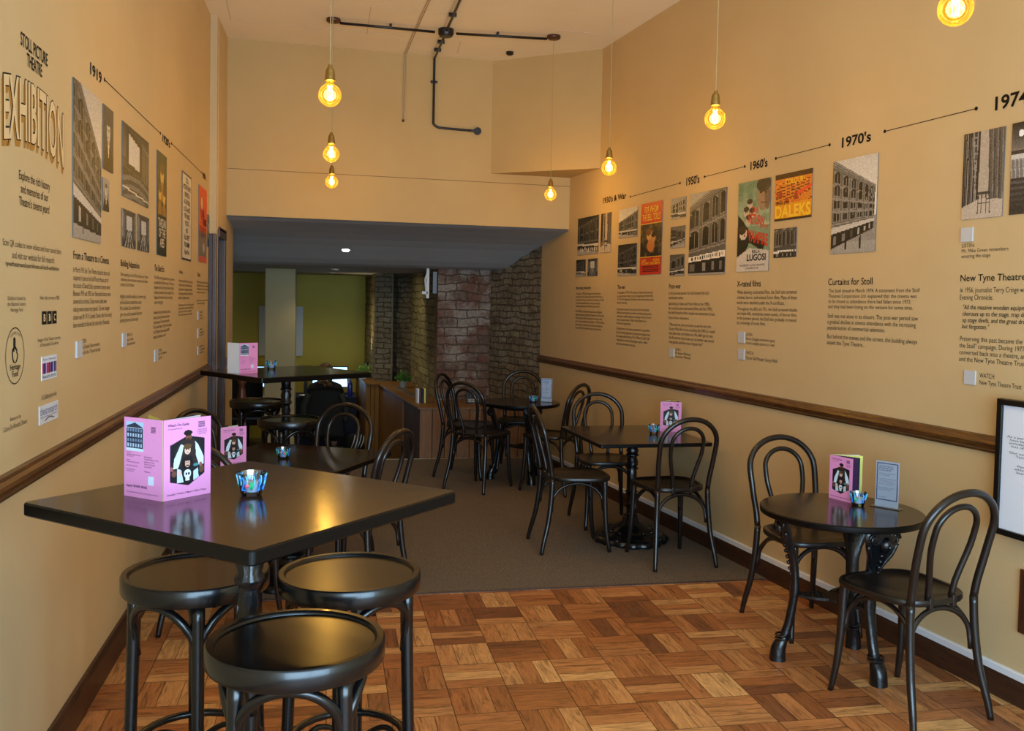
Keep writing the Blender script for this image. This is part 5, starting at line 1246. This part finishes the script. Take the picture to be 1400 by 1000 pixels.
# looped pale cable
cb = thing('hanging_cable', 'pale double cable running along the ceiling and looping down the header wall', 'cable')
yb = bx(.62) - .012
for dx in (-.008, .008):
    bm = new(); tube(bm, [(.70 + dx, 6.2, CZ - .006), (.66 + dx, 7.3, CZ - .006), (.632 + dx, yb - .03, CZ - .006), (.63 + dx, yb, CZ - .03), (.628 + dx, yb, 3.45), (.622 + dx * .5, yb, 3.18)], .0032, 6, sub=3); finish('cable', bm, 'chain', cb, True)
bm = new(); ball(bm, (.621, yb, 3.165), .012); finish('end_knot', bm, 'rose_wood', cb, True)

# ------------------------------------------------------------------ back room
FZ = -.45
# panelled boxing
bx_ = thing('panelled_counter', 'low brown wood-panelled boxing running back under the bare brick wall', 'counter')
A_, B_, C_, D_ = Vector((.911, 9.292)), Vector((.65, 12.0)), Vector((.485, 12.06)), Vector((.40, 13.6))
TZ = .505
def panelrun(bm, p, q, z0, z1, n, th=.02, gap=.006):
    d = (q - p); L = d.length; d.normalize(); nn = Vector((d.y, -d.x))
    for k in range(n):
        c = p + d * (L * (k + .5) / n) - nn * th / 2 * -1
        box(bm, (c.x, c.y, (z0 + z1) / 2), (L / n - gap, th, z1 - z0), rot=math.atan2(d.y, d.x), bev=.003)
bm = new(); panelrun(bm, Vector((RX(9.06) - .03, 9.292)), A_, 0.006, TZ, 9); prism(bm, [(.93, 9.33), (2.0, 9.33), (1.75, 9.9), (1.16, 9.9)], 0.0, TZ - .01); finish('front_panel', bm, 'cabinet_wood', bx_)
m1 = A_ + (B_ - A_) * .33; m2 = A_ + (B_ - A_) * .36
bm = new(); panelrun(bm, m2, B_, FZ, TZ, 3); panelrun(bm, B_, C_, FZ, TZ, 3); panelrun(bm, C_, D_, FZ, TZ, 3)
prism(bm, [(A_.x + .03, A_.y + .02), (1.13, 9.96), (1.05, 12.2), (.62, 12.3), (.55, 13.6), (.43, 13.6), (.515, 12.10), (.66, 12.05)], FZ, TZ - .01); finish('side_panel', bm, 'cabinet_wood', bx_)
bm = new(); panelrun(bm, A_, m1, FZ, TZ, 16, .018, .018); finish('vent_grille', bm, 'door_wood', bx_)
bm = new(); prism(bm, [(.895, 9.27), (2.03, 9.27), (2.03, 9.40), (1.74, 9.98), (1.15, 9.94), (1.07, 12.18), (.84, 12.37), (.62, 12.36), (.54, 13.6), (.385, 13.6), (.465, 12.03), (.632, 11.97)], TZ, TZ + .018); finish('worktop', bm, 'cabinet_wood', bx_)
bm = new()
for k in range(3):
    p_, q_ = Vector((.80 + .035 * k, 11.5, 0)), Vector((.955 + .035 * k, 10.15, 0)); d_ = q_ - p_; box(bm, ((p_ + q_) / 2 + Vector((0, 0, TZ + .021))), (d_.length, .014, .008), rot=math.atan2(d_.y, d_.x))
finish('metal_grille', bm, 'steel', bx_)
# newel post by the steps
nw = thing('newel_post', 'turned reddish-brown wooden newel post behind the far high table', 'post', (-.80, 9.12, 0))
bm = new(); box(bm, (0, 0, .2), (.08, .08, .4), bev=.004); lathe(bm, [(.03, .40), (.045, .43), (.028, .46), (.04, .52), (.046, .60), (.034, .70), (.026, .76), (.042, .79), (.03, .83), (.044, .88), (.03, .92)], 20); finish('shaft', bm, 'newel_wood', nw, True, 50)
bm = new(); ball(bm, (0, 0, .955), .04, (1, 1, .9), 14, 10); finish('finial', bm, 'newel_wood', nw, True)
# canvas panel on the back wall
cp = thing('wall_canvas', 'pale grey panel with small dark marks on the olive wall, behind the column', 'canvas', (-.985, 13.88, .75)); bm = new(); box(bm, (.31, 0, .36), (.62, .03, .72), bev=.003); finish('panel', bm, 'grey_panel', cp)
bm = new()
for k in range(6): box(bm, (.49 + .01 * (k % 2), -.017, .12 + k * .085), (.05, .004, .035))
finish('dark_marks', bm, 'ink', cp)
# white bracket on the pier
br = thing('shelf_bracket', 'white metal bracket fixed at the top of the brick pier', 'bracket', (1.04, 9.97, 1.62)); bm = new(); box(bm, (0, 0, .16), (.03, .03, .32), bev=.003); box(bm, (-.03, 0, .06), (.06, .03, .03)); tube(bm, [(0, -.0, .30), (-.03, -.0, .2), (-.01, 0, .02)], .009, 6); finish('arm', bm, 'white_plastic', br)
bm = new(); box(bm, (.075, .0, .17), (.05, .05, .24), bev=.004); finish('black_box', bm, 'black_plastic', br)
# plants
def plant(label, x, y, z, potm, leafm, r, n, seed, h=.08):
    t = thing('potted_plant', label, 'plant', (x, y, z)); rr = random.Random(seed)
    bm = new(); lathe(bm, [(0, 0), (.038, 0), (.046, h), (.042, h), (.040, h - .01), (0, h - .01)], 20, cap=False); finish('pot', bm, potm, t, True, 40)
    bm = new()
    for k in range(n):
        a_ = rr.uniform(0, 2 * PI); e = rr.uniform(.1, 1.35); L = r * rr.uniform(.55, 1.0)
        d = Vector((cos(a_) * cos(e), sin(a_) * cos(e), sin(e))); p = Vector((0, 0, h)) + d * L; s = d.cross(Vector((rr.random(), rr.random(), rr.random()))).normalized(); w_ = .016
        tube(bm, [(0, 0, h - .01), p], .0012, 3)
        for q in (.55, .8, 1.0):
            c = Vector((0, 0, h)) + d * L * q; u = (d + s * rr.uniform(-1, 1)).normalized() * .024; vv = u.cross(d + Vector((.1, .2, .3))).normalized() * w_ * .6
            f = [bm.verts.new(c - u * .8), bm.verts.new(c + vv), bm.verts.new(c + u), bm.verts.new(c - vv)]; bm.faces.new(f)
    finish('foliage', bm, leafm, t)
plant('light green bushy plant in a white pot on the counter beside the black spotlight', .475, 12.72, TZ + .018, 'pot_white', 'leaf_light', .12, 70, 1)
plant('dark green bushy plant in a grey pot on the counter below the brick wall', .905, 11.4, TZ + .018, 'pot_grey', 'leaf', .13, 80, 2)
# uplighter
up = thing('spotlight', 'small black adjustable spotlight shining up the brick corner from the counter', 'lamp', (.545, 12.95, TZ + .018))
bm = new(); lathe(bm, [(0, 0), (.04, 0), (.04, .01), (.008, .014), (.006, .14), (0, .14)], 14, cap=False); finish('stand', bm, 'black_plastic', up, True, 50)
bm = new(); tube(bm, [(-.03, -.02, .14), (-.02, -.01, .21)], [.026, .034], 14); finish('head', bm, 'black_plastic', up, True, 50)
# leaflets rack, one object each
for k, (mt, lab) in enumerate((('white_gloss', 'pale blue-white leaflet at the front of the leaflet row on the counter'), ('rose_wood', 'dark red leaflet second in the row on the counter'), ('black_plastic', 'black leaflet in the middle of the row on the counter'), ('yellow_paper', 'yellow leaflet in the row on the counter'), ('door_wood', 'brown leaflet last in the row on the counter'))):
    bm = new(); box(bm, (0, 0, .075), (.018, .10, .15), bev=.001); o = finish('leaflet', bm, mt); o.location = (.925 + k * .024, 9.72 + k * .01, TZ + .018); o.rotation_euler = (0, 0, .1); tag(o, lab, 'leaflet', 'leaflets standing on the counter')
pf = thing('picture_frame', 'small black picture frame standing on the counter behind the far round table', 'picture frame', (1.50, 9.62, TZ + .018)); bm = new()
for c_, s_ in (((0, 0, .008), (.15, .015, .016)), ((0, 0, .142), (.15, .015, .016)), ((-.067, 0, .075), (.016, .015, .15)), ((.067, 0, .075), (.016, .015, .15))): box(bm, c_, s_, bev=.002)
finish('frame', bm, 'frame_black', pf); me = art_mesh(dark_facade(24, 22, 4), .12, .12, .002); o = link(bpy.data.objects.new('picture', me), pf); o.matrix_local = panel_matrix((-.06, -.002, .015), (.06, -.002, .015))
# desk, screens, person
dk = thing('desk', 'desk under a dark navy cloth at the far end of the back room', 'desk', (-.03, 13.15, FZ))
bm = new(); box(bm, (0, 0, .69), (.84, .6, .04), bev=.008); box(bm, (0, -.29, .36), (.84, .015, .66)); box(bm, (.412, 0, .36), (.015, .6, .66)); finish('cloth', bm, 'navy_cloth', dk)
for x, y in ((-.38, .2), (.38, .2)): bm = new(); box(bm, (x, y, .33), (.04, .04, .66)); finish('leg', bm, 'black_plastic', dk)
mo = thing('monitor', 'bright blue-white computer screen behind the seated person', 'monitor', (.03, 13.2, FZ + .712)); bm = new(); box(bm, (0, 0, .24), (.50, .03, .30), bev=.004); lathe(bm, [(.09, 0), (.09, .008), (.015, .012), (.012, .12)], 16, 0, .03); finish('housing', bm, 'black_plastic', mo)
bm = new(); box(bm, (0, -.0165, .24), (.47, .003, .27)); finish('screen', bm, 'screen', mo)
mo = thing('monitor', 'blue-lit computer screen at far left beside the column', 'monitor', (-1.05, 13.1, FZ + .70)); bm = new(); box(bm, (0, 0, .26), (.42, .03, .30), bev=.004); lathe(bm, [(.09, 0), (.09, .008), (.015, .012), (.012, .12)], 16, 0, .03); finish('housing', bm, 'black_plastic', mo)
bm = new(); box(bm, (0, -.0165, .26), (.39, .003, .27)); finish('screen', bm, 'screen', mo)
d2 = thing('desk', 'pale-topped desk at far left behind the stools', 'desk', (-1.3, 13.1, FZ)); bm = new(); box(bm, (0, 0, .68), (1.0, .6, .04), bev=.004); finish('desktop', bm, 'column_paint', d2)
for x in (-.45, .45): bm = new(); box(bm, (x, 0, .33), (.04, .5, .66)); finish('leg', bm, 'black_plastic', d2)
oc = thing('office_chair', 'black high-backed office chair at the left desk', 'chair', (-1.02, 12.4, FZ)); bm = new(); box(bm, (0, 0, .45), (.46, .44, .08), bev=.03); finish('seat', bm, 'black_cloth', oc, True, 50); bm = new(); box(bm, (0, -.2, .76), (.42, .07, .5), bev=.03); finish('backrest', bm, 'black_cloth', oc, True, 50); bm = new(); tube(bm, [(0, 0, .05), (0, 0, .42)], .03, 10)
for k in range(5): tube(bm, [(0, 0, .09), (.27 * cos(k * 1.2566), .27 * sin(k * 1.2566), .03)], .018, 6)
finish('base', bm, 'black_plastic', oc, True)
bt = thing('drink_bottle', 'dark blue metal drink bottle on the navy desk', 'bottle', (.30, 12.92, FZ + .712)); bm = new(); lathe(bm, [(0, 0), (.034, 0), (.036, .01), (.036, .15), (.030, .18), (.016, .20), (.015, .225), (0, .225)], 20, cap=False); finish('body', bm, 'bottle_blue', bt, True, 40); bm = new(); lathe(bm, [(.017, .225), (.017, .245), (0, .247)], 16); finish('cap', bm, 'steel', bt, True)
pl = thing('plate', 'small white oval dish on the navy desk', 'dish', (-.32, 12.93, FZ + .712)); bm = new(); lathe(bm, [(0, 0), (.04, 0), (.065, .014), (.062, .016), (.04, .004), (0, .004)], 20, cap=False); finish('dish', bm, 'pot_white', pl, True)
sp = thing('desk_speaker', 'slim black upright speaker on the navy desk left of the person', 'speaker', (-.30, 13.2, FZ + .712)); bm = new(); box(bm, (0, 0, .09), (.05, .05, .18), bev=.006); finish('body', bm, 'black_plastic', sp)
bg = thing('bag', 'black bag with pale straps on the floor right of the seated person', 'bag', (.36, 12.35, FZ)); bm = new(); ball(bm, (0, 0, .14), .16, (1, .7, .9), 16, 10); finish('body', bm, 'black_cloth', bg, True)
bm = new()
for dx in (-.05, .03, .07): tube(bm, [(dx, -.10, .10), (dx + .03, -.13, .18), (dx + .05, -.10, .27)], .007, 5, sub=3)
finish('strap', bm, 'bag_strap', bg, True)
# person's chair with quilted coat
pc = thing('office_chair', 'office chair with a dark quilted coat over its back, under the seated person', 'chair', (-.03, 12.18, FZ)); bm = new(); box(bm, (0, .05, .44), (.46, .44, .07), bev=.03); finish('seat', bm, 'black_cloth', pc, True, 50)
bm = new(); tube(bm, [(0, 0, .05), (0, 0, .42)], .03, 10)
for k in range(5): tube(bm, [(0, 0, .09), (.27 * cos(k * 1.2566), .27 * sin(k * 1.2566), .03)], .018, 6)
finish('base', bm, 'black_plastic', pc, True); bm = new(); box(bm, (0, -.21, .68), (.40, .05, .42), bev=.02); finish('backrest', bm, 'black_cloth', pc, True, 50)
bm = new()
G = []
for j in range(15):
    row = []
    for i in range(17):
        u = -1 + 2 * i / 16; z_ = .92 - j * .045; w_ = .21 + .05 * (j / 14) ; q = .012 * abs(sin(j * 1.57)) 
        row.append(bm.verts.new((u * w_, -.255 - .02 * cos(u * 1.5) - q - .015 * (j / 14), z_ - .02 * u * u)))
    G.append(row)
for j in range(14):
    for i in range(16): bm.faces.new((G[j][i], G[j + 1][i], G[j + 1][i + 1], G[j][i + 1]))
r_ = bmesh.ops.solidify(bm, geom=bm.faces[:], thickness=.025)
for sx in (-1, 1): tube(bm, [(sx * .2, -.26, .84), (sx * .26, -.27, .66), (sx * .25, -.26, .48)], [.045, .05, .04], 10, sub=3)
ct = finish('coat', bm, 'jacket', pc, True)
# the person, seated, seen from behind: one skinned body
pe = thing('person', 'person in black seen from behind, seated at the far desk, curly brown hair', 'person', (-.03, 12.28, FZ)); pe.scale = (.93, .93, .90)
def skinned(name, verts, edges, radii, mat, parent, root=0, sub=2):
    me = bpy.data.meshes.new(name); me.from_pydata(verts, edges, []); ob = bpy.data.objects.new(name, me); COL.objects.link(ob)
    ob.modifiers.new('s', 'SKIN'); sm = ob.modifiers.new('u', 'SUBSURF'); sm.levels = sub; sm.render_levels = sub
    sv = me.skin_vertices[0].data
    for k, r in enumerate(radii): sv[k].radius = (r, r) if not isinstance(r, tuple) else r; sv[k].use_root = (k == root)
    dg = bpy.context.evaluated_depsgraph_get(); dg.update(); m2_ = bpy.data.meshes.new_from_object(ob.evaluated_get(dg)); bpy.data.objects.remove(ob)
    m2_.materials.clear(); m2_.materials.append(MAT[mat]); m2_.polygons.foreach_set('use_smooth', [True] * len(m2_.polygons))
    return link(bpy.data.objects.new(name, m2_), parent)
V_ = [(0, 0, .55), (0, .0, .70), (0, .01, .88), (0, .02, 1.0), (0, .04, 1.10), (0, .05, 1.17), (0, .045, 1.26),   # spine, neck, head
      (-.17, .02, .97), (-.23, .16, .80), (-.15, .40, .76), (-.12, .50, .76), (.17, .02, .97), (.23, .16, .80), (.15, .40, .76), (.12, .50, .76),
      (-.10, .05, .53), (-.13, .42, .55), (-.13, .44, .12), (-.13, .54, .06), (.10, .05, .53), (.13, .42, .55), (.13, .44, .12), (.13, .54, .06)]
E_ = [(0, 1), (1, 2), (2, 3), (3, 4), (4, 5), (5, 6), (3, 7), (7, 8), (8, 9), (9, 10), (3, 11), (11, 12), (12, 13), (13, 14), (0, 15), (15, 16), (16, 17), (17, 18), (0, 19), (19, 20), (20, 21), (21, 22)]
RR_ = [.15, (.14, .11), (.16, .11), (.14, .10), .055, .075, .085, .07, .05, .038, .028, .07, .05, .038, .028, .09, .07, .05, .04, .09, .07, .05, .04]
skinned('body', V_, E_, RR_, 'skin', pe)
skinned('black_top', V_[:5] + V_[7:10] + V_[11:14], [(0, 1), (1, 2), (2, 3), (3, 4), (3, 5), (5, 6), (6, 7), (3, 8), (8, 9), (9, 10)], [.165, (.155, .125), (.175, .125), (.155, .115), .065, .085, .062, .048, .085, .062, .048], 'black_cloth', pe)
skinned('trousers', [V_[0]] + V_[15:18] + V_[19:22], [(0, 1), (1, 2), (2, 3), (0, 4), (4, 5), (5, 6)], [.16, .10, .08, .06, .10, .08, .06], 'black_cloth', pe)
bm = new(); rr = random.Random(4); ball(bm, (0, .02, 1.24), .098, (1, 1.05, 1.1), 16, 12)
for k in range(90):
    a_ = rr.uniform(0, 2 * PI); e = rr.uniform(-1.2, 1.4); d = Vector((cos(a_) * cos(e), sin(a_) * cos(e) * .9 - .12, sin(e)))
    if d.y > .55: continue
    ball(bm, Vector((0, .02, 1.23)) + d * .095, .022, u=6, v=5)
for k in range(26): ball(bm, (rr.uniform(-.10, .10), -.07 + rr.uniform(-.02, .02), 1.06 + rr.uniform(-.04, .09)), .024, u=6, v=5)
finish('hair', bm, 'hair', pe, True)
# recessed downlights in the soffit
def soffz(y):
    for (ya, za), (yb, zb) in zip(prof, prof[1:]):
        if ya <= y <= yb: return za + (zb - za) * (y - ya) / (yb - ya)
for x, y, lab, on in ((.16, 9.36, 'lit recessed downlight in the sloping soffit', 60), (.07, 11.0, 'dim recessed downlight, nearer one of the pair in the flat far ceiling', 6), (.05, 12.6, 'dim recessed downlight, farther one of the pair in the flat far ceiling', 6)):
    z = soffz(y); t_ = thing('downlight', lab, 'ceiling light', (x, y, z), group='recessed downlights in the back room')
    if on > 10: t_.rotation_euler = (-math.atan2(.11, .35), 0, 0)
    bm = new(); lathe(bm, [(.045, -.006), (.050, -.004), (.050, .0), (.034, .004), (.036, -.004)], 24, cap=False); finish('ring', bm, 'steel', t_, True)
    bm = new(); lathe(bm, [(0, -.0025), (.036, -.0025), (.036, .002), (0, .002)], 20, cap=False); finish('lens', bm, 'downlight_glow', t_, True)

# ------------------------------------------------------------------ light
def spot(loc, tgt, e, col, size=100, blend=.5, r=.03):
    l = bpy.data.lights.new('room_spot', 'SPOT'); l.energy = e; l.color = col; l.spot_size = math.radians(size); l.spot_blend = blend; l.shadow_soft_size = r
    o = bpy.data.objects.new('room_spot', l); COL.objects.link(o); o.location = loc; o.rotation_euler = (Vector(tgt) - Vector(loc)).to_track_quat('-Z', 'Y').to_euler(); return o
spot((.16, 9.34, soffz(9.36) - .03), (.2, 9.4, 0), 14, (1, .90, .66), 110)
spot((.07, 11.0, 1.92), (.0, 11.0, 0), 10, (1, .88, .55), 120)
spot((.05, 12.6, 1.92), (.0, 12.7, 0), 16, (1, .88, .55), 140, .8)
spot((.25, 11.0, 1.9), (1.15, 11.7, .9), 14, (1, .90, .58), 95, .8)  # added spot without a fitting, brightens the brick return and recess
spot((-1.5, 12.4, 1.92), (-1.5, 12.6, 0), 8, (1, .88, .55), 140, .8)
spot((.50, 12.86, TZ + .25), (.588, 12.72, 1.7), 16, (1, .78, .38), 60, .8, .02)
l = bpy.data.lights.new('shop_window_daylight', 'AREA'); l.shape = 'RECTANGLE'; l.size = 3.9; l.size_y = 2.1; l.energy = 380; l.color = (.50, .76, 1)
o = bpy.data.objects.new('shop_window_daylight', l); COL.objects.link(o); o.location = (1.1, YF - .02, 1.35); o.rotation_euler = (PI / 2, 0, 0)
w = bpy.data.worlds.new('World'); scene.world = w; w.use_nodes = True; bgn = w.node_tree.nodes['Background']; bgn.inputs[0].default_value = (.6, .75, 1, 1); bgn.inputs[1].default_value = .6

# ------------------------------------------------------------------ camera
cam = bpy.data.cameras.new('camera'); co = bpy.data.objects.new('camera', cam); COL.objects.link(co); scene.camera = co
f_, pitch, roll, yaw = 1270., .042, .0198, math.radians(11.2)
F0 = Vector((sin(yaw), cos(yaw), 0)); R0 = Vector((cos(yaw), -sin(yaw), 0)); Z0 = Vector((0, 0, 1))
F = F0 * cos(pitch) - Z0 * sin(pitch); U0 = Z0 * cos(pitch) + F0 * sin(pitch); Rr = R0 * cos(roll) + U0 * sin(roll); Uu = U0 * cos(roll) - R0 * sin(roll)
co.matrix_world = Matrix(((Rr.x, Uu.x, -F.x, 0), (Rr.y, Uu.y, -F.y, 0), (Rr.z, Uu.z, -F.z, 1.6), (0, 0, 0, 1)))
cam.sensor_width = 36; cam.lens = f_ / 1400 * 36; cam.shift_y = -33.64 / 1400; cam.clip_start = .05; cam.clip_end = 100
scene.view_settings.view_transform = 'Standard'; scene.view_settings.look = 'None'; scene.view_settings.gamma = 1; scene.view_settings.use_curve_mapping = False
scene.view_settings.exposure = 0.0
scene.cycles.max_bounces = 8; scene.cycles.diffuse_bounces = 4; scene.cycles.glossy_bounces = 4; scene.cycles.transparent_max_bounces = 16; scene.cycles.sample_clamp_indirect = 6
scene.cycles.use_denoising = True
